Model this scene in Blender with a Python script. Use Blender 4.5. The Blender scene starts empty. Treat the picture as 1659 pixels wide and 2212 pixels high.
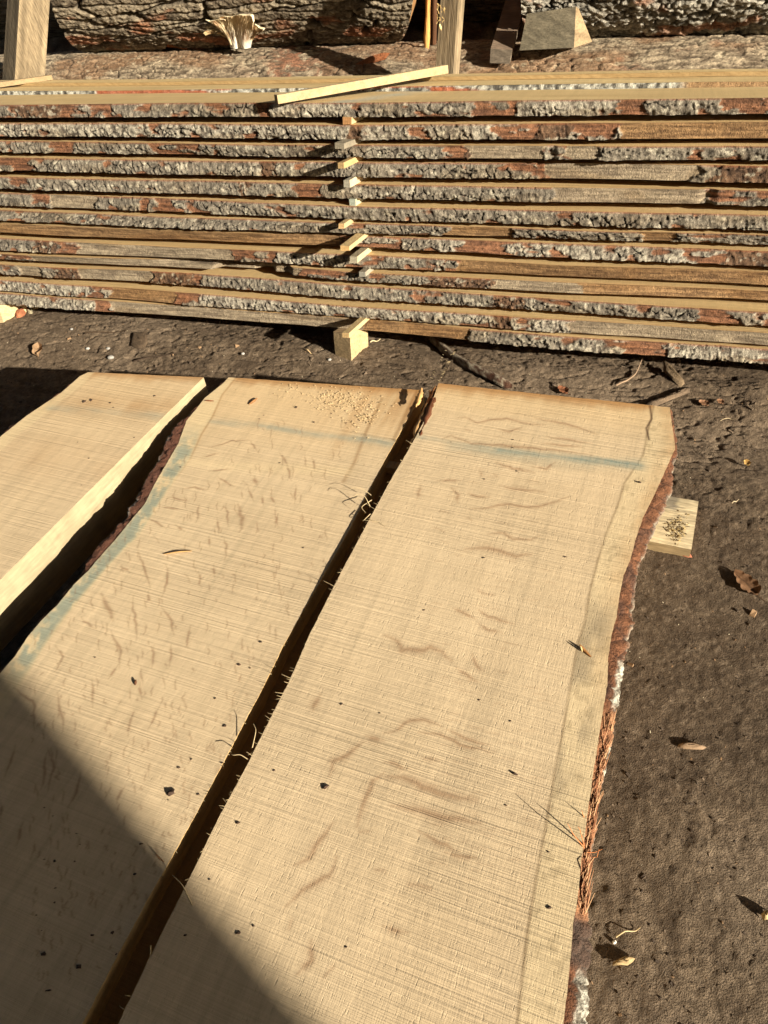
import bpy, math, random
import numpy as np
from mathutils import Matrix, Vector
random.seed(7); rng = np.random.default_rng(7)
scene = bpy.context.scene

# ------------------------------------------------------------------ camera
H = 1.75; FP = 1665.0; TH = math.radians(46); RO = math.radians(-8)
_r0 = np.array([1, 0, 0.]); _u0 = np.array([0, math.sin(TH), math.cos(TH)]); FW = np.array([0, math.cos(TH), -math.sin(TH)])
CR = math.cos(RO)*_r0 + math.sin(RO)*_u0
CU = -math.sin(RO)*_r0 + math.cos(RO)*_u0
CP = np.array([0, 0, H])
cd = bpy.data.cameras.new('camera'); cam = bpy.data.objects.new('camera', cd); scene.collection.objects.link(cam)
cd.sensor_fit = 'VERTICAL'; cd.sensor_height = 36; cd.sensor_width = 27; cd.lens = 36*FP/2212
cd.clip_start = 0.02; cd.clip_end = 400
cam.matrix_world = Matrix(((CR[0], CU[0], -FW[0], 0), (CR[1], CU[1], -FW[1], 0), (CR[2], CU[2], -FW[2], H), (0, 0, 0, 1)))
scene.camera = cam
def ray(x, y):
    d = (x-829.5)*CR - (y-1106)*CU + FP*FW
    return d/np.linalg.norm(d)
def Pz(x, y, z):                      # the world point at height z that was measured at x, y in the survey picture
    d = ray(x, y); return CP + d*((z-H)/d[2])
def Ppl(x, y, p, n):
    d = ray(x, y); return CP + d*(np.dot(p-CP, n)/np.dot(d, n))

# ------------------------------------------------------------------ light
SUN = np.array([-0.608, 0.702, -0.371]); SUN /= np.linalg.norm(SUN)   # direction the light travels
world = bpy.data.worlds.new('World'); scene.world = world; world.use_nodes = True
wn = world.node_tree.nodes; wl_ = world.node_tree.links
sky = wn.new('ShaderNodeTexSky'); sky.sky_type = 'NISHITA'; sky.sun_disc = False; sky.dust_density = 2.5; sky.ozone_density = .6
sky.sun_elevation = math.asin(-SUN[2]); sky.sun_rotation = math.atan2(-SUN[0], -SUN[1])
bg = wn['Background']; bg.inputs['Strength'].default_value = 0.05
wl_.new(sky.outputs[0], bg.inputs['Color'])
ld = bpy.data.lights.new('sun', 'SUN'); ld.energy = 5.0; ld.angle = math.radians(0.53); ld.color = (1.0, 0.935, 0.83)
lo = bpy.data.objects.new('sun', ld); scene.collection.objects.link(lo)
lo.rotation_euler = Vector(SUN).to_track_quat('-Z', 'Y').to_euler()
scene.view_settings.view_transform = 'Standard'; scene.view_settings.look = 'None'
scene.view_settings.exposure = 1.12; scene.view_settings.gamma = 1.0

# ------------------------------------------------------------------ helpers
def tag(o, label=None, cat=None, group=None, kind=None):
    if label: o['label'] = label
    if cat: o['category'] = cat
    if group: o['group'] = group
    if kind: o['kind'] = kind
    return o
def empty(name, loc=(0, 0, 0), rz=0.0):
    o = bpy.data.objects.new(name, None); scene.collection.objects.link(o)
    o.location = loc; o.rotation_euler = (0, 0, rz); o.empty_display_size = .05
    return o
class MB:
    """collects grids and raw polygons, links them as one mesh object"""
    def __init__(s): s.v = []; s.q = []; s.c = []; s.n = 0; s.mi = []; s.mats = []; s.sm = []
    def add(s, v, q, col=(1, 1, 1), mat=0, smooth=True):
        v = np.asarray(v, float).reshape(-1, 3); q = np.asarray(q, int)
        s.v.append(v); s.q.append((q+s.n).tolist() if q.ndim == 2 and q.shape[1] != 4 else (q+s.n))
        c = np.asarray(col, float)
        if c.ndim == 1: c = np.tile(c, (len(v), 1))
        s.c.append(c.reshape(-1, 3)); s.n += len(v); s.mi.append(np.full(len(q), mat)); s.sm.append(np.full(len(q), smooth))
    def grid(s, P, col=(1, 1, 1), flip=False, mat=0, smooth=True, wrap=False):
        P = np.asarray(P, float); n, m = P.shape[:2]; I = np.arange(n*m).reshape(n, m)
        if wrap: I = np.concatenate([I, I[:, :1]], 1)
        q = np.stack([I[:-1, :-1], I[:-1, 1:], I[1:, 1:], I[1:, :-1]], -1).reshape(-1, 4)
        if flip: q = q[:, ::-1]
        c = np.asarray(col, float)
        if c.ndim == 3: c = c.reshape(-1, 3)
        s.add(P.reshape(-1, 3), q, c, mat, smooth)
    def box(s, corners, col=(1, 1, 1), mat=0):
        """8 corners: bottom four in order, top four in order; faces kept separate"""
        c = np.asarray(corners, float)
        for f in ((3, 2, 1, 0), (4, 5, 6, 7), (0, 1, 5, 4), (1, 2, 6, 5), (2, 3, 7, 6), (3, 0, 4, 7)):
            s.add(c[list(f)], [[0, 1, 2, 3]], col, mat, False)
    def tube(s, pts, r, col=(1, 1, 1), k=4, mat=0):
        pts = np.asarray(pts, float); n = len(pts); r = np.broadcast_to(np.asarray(r, float), (n,))
        t = np.gradient(pts, axis=0); t /= np.linalg.norm(t, axis=1)[:, None]+1e-9
        up = np.array([.13, .21, .97]); a = np.cross(t, up); a /= np.linalg.norm(a, axis=1)[:, None]+1e-9; b = np.cross(t, a)
        ang = np.arange(k)*2*np.pi/k
        P = pts[:, None] + r[:, None, None]*(np.cos(ang)[None, :, None]*a[:, None]+np.sin(ang)[None, :, None]*b[:, None])
        s.grid(P, col, mat=mat, wrap=True)
    def build(s, name, mats, parent=None):
        me = bpy.data.meshes.new(name); V = np.concatenate(s.v); Q = np.concatenate([np.asarray(q).reshape(-1, 4) for q in s.q])
        me.vertices.add(len(V)); me.vertices.foreach_set('co', V.astype(np.float32).ravel())
        me.loops.add(len(Q)*4); me.loops.foreach_set('vertex_index', Q.astype(np.int32).ravel())
        me.polygons.add(len(Q)); me.polygons.foreach_set('loop_start', (np.arange(len(Q))*4).astype(np.int32))
        if not isinstance(mats, (list, tuple)): mats = [mats]
        for m in mats: me.materials.append(m)
        me.polygons.foreach_set('material_index', np.concatenate(s.mi).astype(np.int32))
        me.polygons.foreach_set('use_smooth', np.concatenate(s.sm).astype(bool))
        at = me.color_attributes.new('Col', 'FLOAT_COLOR', 'POINT')
        C = np.ones((len(V), 4), np.float32); C[:, :3] = np.clip(np.concatenate(s.c), 0, 1); at.data.foreach_set('color', C.ravel())
        me.update(calc_edges=True); me.validate()
        o = bpy.data.objects.new(name, me); scene.collection.objects.link(o)
        if parent: o.parent = parent
        return o
# vectorised noise
def _h(i, j, k, seed):
    n = (i.astype(np.int64)*73856093) ^ (j.astype(np.int64)*19349663) ^ (k.astype(np.int64)*83492791) ^ np.int64(seed*2654435 + 12345)
    n = (n ^ (n >> 13)) * np.int64(1274126177); n = n & np.int64(0x7fffffff); n = (n ^ (n >> 15))*np.int64(668265263) & np.int64(0x7fffffff)
    return ((n ^ (n >> 11)) & 0xfffff)/float(0xfffff)
def vn(x, y, z=0.0, seed=0):
    x, y, z = np.broadcast_arrays(np.asarray(x, float), np.asarray(y, float), np.asarray(z, float))
    i, j, k = np.floor(x), np.floor(y), np.floor(z); fx, fy, fz = x-i, y-j, z-k
    fx = fx*fx*(3-2*fx); fy = fy*fy*(3-2*fy); fz = fz*fz*(3-2*fz); i = i.astype(int); j = j.astype(int); k = k.astype(int)
    r = 0
    for a in (0, 1):
        for b in (0, 1):
            for c in (0, 1):
                w = (fx if a else 1-fx)*(fy if b else 1-fy)*(fz if c else 1-fz)
                r = r + w*_h(i+a, j+b, k+c, seed)
    return r
def vn2(x, y, seed=0):
    x, y = np.broadcast_arrays(np.asarray(x, float), np.asarray(y, float))
    i, j = np.floor(x), np.floor(y); fx, fy = x-i, y-j
    fx = fx*fx*(3-2*fx); fy = fy*fy*(3-2*fy); i = i.astype(int); j = j.astype(int); k = np.zeros_like(i)
    return ((1-fx)*(1-fy)*_h(i, j, k, seed)+fx*(1-fy)*_h(i+1, j, k, seed)+(1-fx)*fy*_h(i, j+1, k, seed)+fx*fy*_h(i+1, j+1, k, seed))
def fbm(x, y, seed=0, o=4, g=.5):
    r = 0; a = 1; t = 0
    for q in range(o):
        r = r + a*vn2(np.asarray(x)*2**q+q*17.3, np.asarray(y)*2**q+q*9.1, seed+q); t += a; a *= g
    return r/t
def worley(x, y, seed=0):
    x, y = np.broadcast_arrays(np.asarray(x, float), np.asarray(y, float)); i = np.floor(x).astype(int); j = np.floor(y).astype(int)
    f1 = np.full(x.shape, 9.); f2 = np.full(x.shape, 9.); idc = np.zeros(x.shape)
    z = np.zeros_like(i)
    for a in (-1, 0, 1):
        for b in (-1, 0, 1):
            px = i+a+_h(i+a, j+b, z, seed); py = j+b+_h(i+a, j+b, z, seed+51)
            d = np.hypot(px-x, py-y); m = d < f1
            f2 = np.where(m, f1, np.minimum(f2, d)); idc = np.where(m, _h(i+a, j+b, z, seed+99), idc); f1 = np.where(m, d, f1)
    return f1, f2, idc
def sst(a, b, x):
    t = np.clip((x-a)/(b-a), 0, 1); return t*t*(3-2*t)
def mix(a, b, t):
    a = np.asarray(a, float); b = np.asarray(b, float); t = np.asarray(t)[..., None]
    return a*(1-t)+b*t
def lin(r, g, b):
    f = lambda c: (c/255/12.92) if c/255 <= .04045 else ((c/255+.055)/1.055)**2.4
    return np.array([f(r), f(g), f(b)])

# ------------------------------------------------------------------ materials
def new_mat(name, rough=.85, spec=.25):
    m = bpy.data.materials.new(name); m.use_nodes = True; b = m.node_tree.nodes['Principled BSDF']
    b.inputs['Roughness'].default_value = rough; b.inputs['Specular IOR Level'].default_value = spec
    return m, m.node_tree.nodes, m.node_tree.links, b
def math_n(N, L, op, a, b=None, clamp=False):
    n = N.new('ShaderNodeMath'); n.operation = op; n.use_clamp = clamp
    for i, v in enumerate((a, b)):
        if v is None: continue
        if isinstance(v, (int, float)): n.inputs[i].default_value = v
        else: L.new(v, n.inputs[i])
    return n.outputs[0]
def noise_n(N, L, co, scale, detail=2, rough=.5, vec=(1, 1, 1), rot=(0, 0, 0)):
    mp = N.new('ShaderNodeMapping'); mp.inputs['Scale'].default_value = vec; mp.inputs['Rotation'].default_value = rot
    L.new(co, mp.inputs['Vector']); n = N.new('ShaderNodeTexNoise'); n.inputs['Scale'].default_value = scale
    n.inputs['Detail'].default_value = detail; n.inputs['Roughness'].default_value = rough; L.new(mp.outputs[0], n.inputs['Vector'])
    return n.outputs['Fac']
def ramp_n(N, L, f, lo_, hi, a=0.0, b=1.0):
    m = N.new('ShaderNodeMapRange'); m.inputs['From Min'].default_value = lo_; m.inputs['From Max'].default_value = hi
    m.inputs['To Min'].default_value = a; m.inputs['To Max'].default_value = b; L.new(f, m.inputs['Value']); return m.outputs[0]
def col_times(N, L, bsdf, fac):
    at = N.new('ShaderNodeAttribute'); at.attribute_name = 'Col'
    v = N.new('ShaderNodeVectorMath'); v.operation = 'SCALE'; L.new(at.outputs['Color'], v.inputs[0]); L.new(fac, v.inputs['Scale'])
    L.new(v.outputs[0], bsdf.inputs['Base Color'])
def bump_n(N, L, bsdf, h, dist, strength=1.0):
    b = N.new('ShaderNodeBump'); b.inputs['Strength'].default_value = strength; b.inputs['Distance'].default_value = dist
    L.new(h, b.inputs['Height']); L.new(b.outputs[0], bsdf.inputs['Normal'])

def mat_sawn(name, sawdir='x', amt=1.0, skew=0.0, fib=1.0, fq=1.0):
    """freshly sawn oak: length along local Y; saw lines run across (sawdir x)"""
    m, N, L, B = new_mat(name, .75, .2)
    tc = N.new('ShaderNodeTexCoord').outputs['Object']
    fibre = noise_n(N, L, tc, 1, 3, .6, (430, 38, 200), (0, 0, 0))
    saw = noise_n(N, L, tc, 1, 3, .75, (3.5*fq, 360*fq, 60), (0, 0, skew))
    saw2 = noise_n(N, L, tc, 1, 1, .5, (1.2*fq, 150*fq, 30), (0, 0, skew))
    mask = ramp_n(N, L, noise_n(N, L, tc, 1, 3, .6, (1.2, 3, 2)), .40, .66, .38, 1.0)
    big = noise_n(N, L, tc, 60, 2)
    pits = ramp_n(N, L, noise_n(N, L, tc, 1, 2, .5, (330, 60, 100)), .26, .38)
    h = math_n(N, L, 'MULTIPLY', fibre, .34*fib)
    h = math_n(N, L, 'ADD', h, math_n(N, L, 'MULTIPLY', math_n(N, L, 'MULTIPLY', saw, mask), 1.5))
    h = math_n(N, L, 'ADD', h, math_n(N, L, 'MULTIPLY', math_n(N, L, 'MULTIPLY', saw2, mask), 1.3))
    h = math_n(N, L, 'ADD', h, math_n(N, L, 'MULTIPLY', pits, .28*fib))
    h = math_n(N, L, 'ADD', h, math_n(N, L, 'MULTIPLY', big, .3))
    bump_n(N, L, B, h, .0016*amt)
    c1 = ramp_n(N, L, fibre, .25, .75, .93, 1.05)
    c2 = ramp_n(N, L, noise_n(N, L, tc, 1, 3, .6, (60, 2.0, 30)), .3, .7, .95, 1.04)
    c3 = math_n(N, L, 'MULTIPLY', ramp_n(N, L, saw, .3, .7, .94, 1.04), ramp_n(N, L, math_n(N, L, 'MULTIPLY', math_n(N, L, 'SUBTRACT', saw2, .5), mask), -.2, .2, .94, 1.05))
    f = math_n(N, L, 'MULTIPLY', math_n(N, L, 'MULTIPLY', c1, c2), math_n(N, L, 'MULTIPLY', c3, ramp_n(N, L, pits, 0, 1, .86, 1.0)))
    col_times(N, L, B, f)
    return m
def mat_rough(name, scale=220, amt=.002, rough=.9, lo_=.75, hi=1.2, vec=(1, 1, 1), spec=.2, detail=5):
    m, N, L, B = new_mat(name, rough, spec)
    tc = N.new('ShaderNodeTexCoord').outputs['Object']
    n = noise_n(N, L, tc, scale, detail, .65, vec)
    n2 = noise_n(N, L, tc, scale*.25, 3, .6, vec)
    h = math_n(N, L, 'ADD', n, math_n(N, L, 'MULTIPLY', n2, 1.2))
    bump_n(N, L, B, h, amt)
    col_times(N, L, B, math_n(N, L, 'MULTIPLY', ramp_n(N, L, n, .3, .7, lo_, hi), ramp_n(N, L, n2, .3, .7, .85, 1.12)))
    return m
M_OAK = mat_sawn('fresh_sawn_oak', amt=1.0, skew=.03)
M_OAKX = mat_sawn('sawn_oak_stack', amt=1.3, skew=1.57+.5, fq=.42)
M_SIDE = mat_rough('sawn_oak_side', 120, .0012, .75, .88, 1.1, (1, .15, 1))
M_BARK = mat_rough('oak_bark', 260, .0035, .92, .6, 1.35)
M_BARK2 = mat_rough('log_bark', 150, .005, .95, .6, 1.35, (.6, 1, 1))
M_SOIL = mat_rough('damp_soil', 330, .0075, .92, .55, 1.45, detail=8)
M_WOOD = mat_rough('stick_wood', 180, .0012, .8, .85, 1.12, (1, .1, 1))
M_WEATHER = mat_rough('weathered_wood', 160, .002, .85, .72, 1.2, (1, 1, .12))
M_WX = mat_rough('weathered_wood_flat', 160, .002, .85, .72, 1.2, (.12, 1, 1))
M_FIB = mat_rough('wood_fibre', 300, .0005, .8, .9, 1.1)
M_MUSH = mat_rough('mushroom_flesh', 130, .0015, .6, .8, 1.15, (1, 1, .25), spec=.35)
M_LEAF = mat_rough('dead_leaf', 90, .0015, .75, .75, 1.2)
M_STONE = mat_rough('pebble', 200, .001, .8, .85, 1.1)
M_BOARDS = mat_rough('shed_boards', 30, .003, .9, .6, 1.1, (1, 1, .1))

C_OAK = lin(208, 184, 146)
C_SAP = lin(214, 190, 145)
C_BROWN = lin(165, 118, 66)
C_TEAL = lin(140, 147, 130)
C_RAY = lin(156, 121, 88)
C_CREAM = lin(206, 182, 136)

# ================================================================== THE GROUND
e1 = np.array([.45, .893, 0]); e1 /= np.linalg.norm(e1); e2 = np.array([e1[1], -e1[0], 0])
SY = -math.atan2(e1[0], e1[1])           # rotation of the foreground slab frame (local x = across, local y = along)
YAW = math.radians(22.5); TAU = math.radians(12.5); dX = np.array([math.cos(YAW), -math.sin(YAW), 0]); nY = np.array([math.sin(YAW), math.cos(YAW), 0])
P0 = Pz(757, 775, 0) + nY*.03
LX = dX; LN = nY*math.cos(TAU)-np.array([0, 0, math.sin(TAU)]); LZ = np.array([0, 0, math.cos(TAU)])+nY*math.sin(TAU)   # the stack leans back a little
def L2W(x, n, z): return P0+LX*x+LN*n+LZ*z
def stack_frame(name):
    o = empty(name); o.matrix_world = Matrix(((LX[0], LN[0], LZ[0], P0[0]), (LX[1], LN[1], LZ[1], P0[1]), (LX[2], LN[2], LZ[2], P0[2]), (0, 0, 0, 1))); return o
def mound(x, y):
    w = x*e2[0]+y*e2[1]; s = x*e1[0]+y*e1[1]
    return .085*sst(-.12, .02, w)*(1-sst(1.78, 2.15, s))
def grit(x, y):
    m = sst(.48, .62, fbm(x*4+9, y*4, 43, 3)); return .003*m*sst(.5, .72, fbm(x*55+.6*y, y*48, 44, 3))
def rngf(x, y):
    return vn2(np.asarray(x)*171.3+3*vn2(np.asarray(x)*40, np.asarray(y)*40, 8), np.asarray(y)*163.7, 39)-.5
def ground_fine(x, y):
    h = mound(x, y)
    vn_ = (x-P0[0])*nY[0]+(y-P0[1])*nY[1]
    h = h - .215*np.clip(vn_-.03, 0, .45)
    h = h + .035*(fbm(x*1.1, y*1.1, 3, 3)-.5)*sst(0, 1, .9)
    h = h + .009*(fbm(x*9, y*9, 11, 3)-.5)
    cl = fbm(x*34, y*34, 21, 3); h = h + .005*(cl-.5)*sst(.35, .6, fbm(x*2.3, y*2.3, 5, 2))
    qx = x+.02*fbm(x*14, y*14, 33, 3); qy = y+.02*fbm(x*14, y*14, 34, 3); h = h + .006*(fbm(qx*38, qy*38, 31, 3)-.5)+.0032*rngf(x, y)+grit(x, y)
    u = (x-P0[0])*dX[0]+(y-P0[1])*dX[1]; v = (x-P0[0])*nY[0]+(y-P0[1])*nY[1]
    ridg = np.abs(fbm(u*7+1.5*fbm(u*3, v*3, 77, 2), v*22, 41, 3)-.5)
    h = h - .007*sst(.06, .0, ridg)*sst(-.9, -.4, v)*(1-sst(.1, .4, v))
    return h
def axis(a, b, st, far):
    core = np.arange(a, b, st); k = np.geomspace(st*1.5, far, 34)
    return np.concatenate([a-k[::-1], core, core[-1]+k])
gx = axis(-2.5, 2.35, .0058, 80); gy = axis(.15, 3.5, .0058, 80)
X, Y = np.meshgrid(gx, gy)
near = np.clip(1-(np.maximum(np.abs(X)-3, 0)+np.maximum(np.abs(Y-1.8)-2.4, 0))/3, 0, 1)
Z = ground_fine(X, Y)*near
a = fbm(X*2.2, Y*2.2, 61, 4); b = fbm(X*30, Y*30, 62, 4); c = fbm(X*110, Y*110, 63, 2)
col = mix(lin(92, 76, 58), lin(122, 104, 82), sst(.3, .72, a*.55+b*.45))
col = mix(col, lin(142, 124, 102), sst(.62, .8, c)*.35+sst(.52, .75, a)*.25)
wet = sst(.55, .68, fbm(X*1.3+4, Y*1.3, 66, 4)); col = col*(1-.16*wet)[..., None]
col = col*(.72+.56*c)[..., None]
g = MB(); g.grid(np.stack([X, Y, Z], -1), col)
tag(g.build('ground', M_SOIL), kind='structure')
def gz(x, y):
    return float(ground_fine(np.array([x]), np.array([y]))[0])
def onground(px, py):
    p = Pz(px, py, 0.0)
    for _ in range(4): p = Pz(px, py, gz(p[0], p[1]))
    return p

# ================================================================== FOREGROUND SLABS
ZA, ZB, ZC = .36, .36, .383
def ws(px, z):                            # picture survey point -> slab frame (w, s)
    p = Pz(px[0], px[1], z); return np.array([p @ e2, p @ e1])
def edge(pts, z):
    q = np.array([ws(p, z) for p in pts]); q = q[np.argsort(q[:, 1])]
    return lambda s: np.interp(s, q[:, 1], q[:, 0], left=None, right=None) if True else 0
def edge_fn(pts, z):
    q = np.array([ws(p, z) for p in pts]); q = q[np.argsort(q[:, 1])]
    s0, w0 = q[0, 1], q[0, 0]; k = min(6, len(q)-1); m = (q[k, 0]-q[0, 0])/(q[k, 1]-q[0, 1])
    q = np.vstack([[w0-m*2.5, s0-2.5], q])
    return lambda s: np.interp(s, q[:, 1], q[:, 0])
z5 = lambda L: [(x/2, 768+y/2) for x, y in L]
z6 = lambda L: [(829.5+x/2, 768+y/2) for x, y in L]
z7 = lambda L: [(x/2, 1426+y/2) for x, y in L]
z8 = lambda L: [(829.5+x/2, 1426+y/2) for x, y in L]

def stroke_mask(W, S, strokes, z, width=.004, rows=None):
    """soft mask of wavy lines drawn on the board face, in metres"""
    m = np.zeros(W.shape); sr = S[:, 0]
    for st in strokes:
        wd = width*(st[0] if isinstance(st[0], (int, float)) else 1); pts = st[1] if isinstance(st[0], (int, float)) else st
        q = np.array([ws(p, z) for p in pts])
        # subdivide with a little wobble
        seg = []
        for i in range(len(q)-1):
            n = max(2, int(np.linalg.norm(q[i+1]-q[i])/.012)); t = np.linspace(0, 1, n, endpoint=False)[:, None]; seg.append(q[i]*(1-t)+q[i+1]*t)
        seg.append(q[-1:]); q = np.concatenate(seg); q = q+rng.normal(0, .0016, q.shape)
        tt = np.linspace(0, 1, len(q)-1)
        for i in range(len(q)-1):
            a_, b_ = q[i], q[i+1]; lo_ = min(a_[1], b_[1])-4*wd; hi = max(a_[1], b_[1])+4*wd
            i0, i1 = np.searchsorted(sr, [lo_-.05, hi+.05])
            if i1 <= i0: continue
            w_, s_ = W[i0:i1], S[i0:i1]; ab = b_-a_; L2 = ab@ab+1e-9
            t = np.clip(((w_-a_[0])*ab[0]+(s_-a_[1])*ab[1])/L2, 0, 1)
            d = np.hypot(w_-a_[0]-t*ab[0], s_-a_[1]-t*ab[1]); wl = wd*(.35+.9*math.sin(math.pi*(.08+.84*tt[i])))
            m[i0:i1] = np.maximum(m[i0:i1], np.exp(-(d/wl)**2)*(.55+.45*math.sin(math.pi*tt[i])))
    return m
def dist_line(W, S, pts, z):
    q = np.array([ws(p, z) for p in pts]); D = np.full(W.shape, 9.)
    for i in range(len(q)-1):
        a_, b_ = q[i], q[i+1]; ab = b_-a_; L2 = ab@ab
        t = np.clip(((W-a_[0])*ab[0]+(S-a_[1])*ab[1])/L2, 0, 1); D = np.minimum(D, np.hypot(W-a_[0]-t*ab[0], S-a_[1]-t*ab[1]))
    return D
def slab(name_label, z, th, left, right, corners, live, paint, s0=-.35, st=.0023, cat='slab', group=None):
    """left/right: edge functions w(s); corners: (far left, far right) pixels; live: (bool, bool)"""
    root = empty('oak_slab', (0, 0, 0), SY); tag(root, name_label, cat, group)
    fl, fr = ws(corners[0], z), ws(corners[1], z)
    n = int((max(fl[1], fr[1])-s0)/st); mcols = int(abs(fr[0]-fl[0])/st)+2
    v = np.linspace(0, 1, n)[:, None]; u = np.linspace(0, 1, mcols)[None]
    far = fl[1]*(1-u)+fr[1]*u
    far = far + .0015*(vn2(u*60, u*0, 5)-.5)
    S = s0+v*(far-s0); Sl = S[:, :1]; Sr = S[:, -1:]
    W = left(Sl)*(1-u)+right(Sr)*u
    jag = lambda S_, sd: .0016*(fbm(S_*120, S_*0, sd, 3)-.5)
    W = W+jag(Sl, 8)*sst(.03, 0, u)+jag(Sr, 9)*sst(.97, 1, u)
    col = paint(W, S)
    zz = z+.0012*(fbm(W*9, S*5, 71, 2)-.5)
    b = MB(); b.grid(np.stack([W, S, zz], -1), col)
    # underside
    k = slice(None, None, 12)
    Pb = np.stack([W, S, np.full(W.shape, z-th)], -1)[k][:, [0, -1]]; b.grid(Pb, C_OAK*.9, flip=True)
    # sides
    for side, j in ((0, 0), (1, -1)):
        ts = np.linspace(0, 1, 6)[None]
        zs = zz[:, j][:, None]*(1-ts)+(z-th)*ts
        tape = ts*0
        Ww = W[:, j][:, None]+tape+(.0012*(fbm(S[:, j][:, None]*40, ts*6, 12, 3)-.5))*ts; Ss = np.repeat(S[:, j][:, None], 6, 1)
        cc = mix(lin(176, 158, 122), lin(154, 136, 104), fbm(Ss*25, ts*2+Ss*0, 33, 3)) if not live[side] else mix(C_BROWN*.8, C_BROWN*.5, fbm(Ss*15, ts*3+Ss*0, 33, 3))
        if th < .1 and not live[side]: cc = mix(lin(214, 178, 118), lin(196, 156, 98), fbm(Ss*25, ts*2+Ss*0, 33, 3))  # sawn gap sides coloured lighter to stand in for bounced light
        b.grid(np.stack([Ww, Ss, zs], -1), cc, flip=(side == 1), mat=1)
    for e, i in ((0, 0), (1, -1)):
        ts = np.linspace(0, 1, 5)[:, None]; Wr = np.repeat(W[i][None], 5, 0); Sr_ = np.repeat(S[i][None], 5, 0); zr = zz[i][None]*(1-ts)+(z-th)*ts
        b.grid(np.stack([Wr, Sr_, zr], -1), C_OAK*.7, flip=(e == 0), mat=1)
    b.build('board', [M_OAK, M_SIDE], root)
    return root, (W, S)
def bark_side(root, z, th, top, out, s0, s1, sign, colfn, st=.003, drop=.55):
    """bark strip along a live edge: from the wood line at the top face out to the ragged outside and under"""
    s = np.arange(s0, s1, st)[:, None]; k = 16; t = np.linspace(0, 1, k)[None]
    wt = top(s); wo = out(s); wd = np.maximum(np.abs(wo-wt), .006)
    rag = (fbm(s*60, s*0, 90, 4)-.5)*.010
    prof_w = np.where(t < .62, t/.62, 1-.35*(t-.62)/.38); prof_z = np.where(t < .62, -.5*(t/.62)**1.6*drop*2*.5, -.5*drop-(t-.62)/.38*(1-.5*drop))
    Wd = wt+sign*(wd*prof_w+rag*prof_w); zz = z-.0015+prof_z*th
    nz = fbm(s*38, t*2.2+s*3, 91, 4)-.5; cr = worley(s*30, t*1.6, 92); ck = sst(.16, .0, cr[1]-cr[0])
    env = sst(0, .18, t)
    Wd = Wd+sign*env*(nz*.010-ck*.006+.006*(fbm(s*130, t*5, 93, 3)-.5)); zz = zz+env*(nz*.006)
    col = colfn(s, t, nz, ck)
    b = MB(); b.grid(np.stack([Wd, s+0*t, zz], -1), col, flip=(sign < 0))
    return b.build('bark_edge', M_BARK, root)

# --- slab A (left, thick)
A_top = [(440, 815), (310, 943), (175, 1078), (90, 1163), (0, 1253), (-300, 1552)]
A_lt = [(185, 803), (165, 813), (125, 848), (95, 868), (50, 898), (0, 938), (-160, 1075), (-500, 1350)]
A_lt = [(x+7, y) for x, y in A_lt]
A_lo = [(175, 800), (140, 833), (100, 860), (60, 888), (30, 908), (0, 930), (-170, 1070), (-520, 1340)]
# --- slab B
B_l = [(492, 815), (480, 828), (440, 860), (418, 882), (395, 908), (375, 958), (350, 998), (320, 1048), (300, 1088), (275, 1118), (235, 1168), (200, 1208), (180, 1233), (150, 1263), (115, 1308), (85, 1338), (55, 1373), (25, 1418), (0, 1453), (-120, 1600)]
B_wood = [(x+(7 if 880 < y < 1420 else 2)+(6*math.sin((y-880)/450*math.pi) if 880 < y < 1330 else 0), y) for x, y in B_l]
B_lo = [(488, 816), (440, 861), (415, 883), (370, 923), (350, 958), (345, 978), (325, 1008), (295, 1063), (277, 1093), (272, 1113), (235, 1148), (200, 1183), (190, 1203), (165, 1248), (105, 1311), (75, 1343), (45, 1388), (15, 1428), (-20, 1462), (-140, 1610)]
B_r = [(915, 843), (829, 998), (755, 1143), (690, 1258), (610, 1398), (570, 1481), (530, 1556), (475, 1661), (430, 1746), (360, 1871), (320, 1941), (240, 2091), (178, 2212)]
C_l = [(947, 828), (929, 883), (904, 933), (879, 978), (849, 1028), (800, 1118), (735, 1240), (670, 1368), (625, 1471), (590, 1540), (530, 1660), (470, 1771), (415, 1886), (380, 1955), (325, 2065), (255, 2212)]
C_r = [(1447, 880), (1452, 920), (1459, 968), (1432, 1028), (1414, 1068), (1389, 1118), (1372, 1168), (1362, 1208), (1347, 1243), (1339, 1283), (1332, 1333), (1322, 1368), (1314, 1418), (1312, 1476), (1304, 1526), (1294, 1591), (1282, 1666), (1272, 1736), (1262, 1816), (1254, 1876), (1247, 1951), (1239, 1991), (1234, 2051), (1227, 2126), (1217, 2212)]
C_ro = [(1449, 880), (1454, 920), (1461, 968), (1462, 1008), (1452, 1058), (1429, 1108), (1404, 1168), (1384, 1218), (1377, 1243), (1374, 1303), (1364, 1368), (1357, 1403), (1349, 1443), (1344, 1481), (1339, 1506), (1334, 1551), (1322, 1601), (1314, 1651), (1297, 1706), (1292, 1766), (1284, 1826), (1274, 1876), (1272, 1951), (1279, 2001), (1282, 2041), (1277, 2126), (1269, 2212)]

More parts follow.
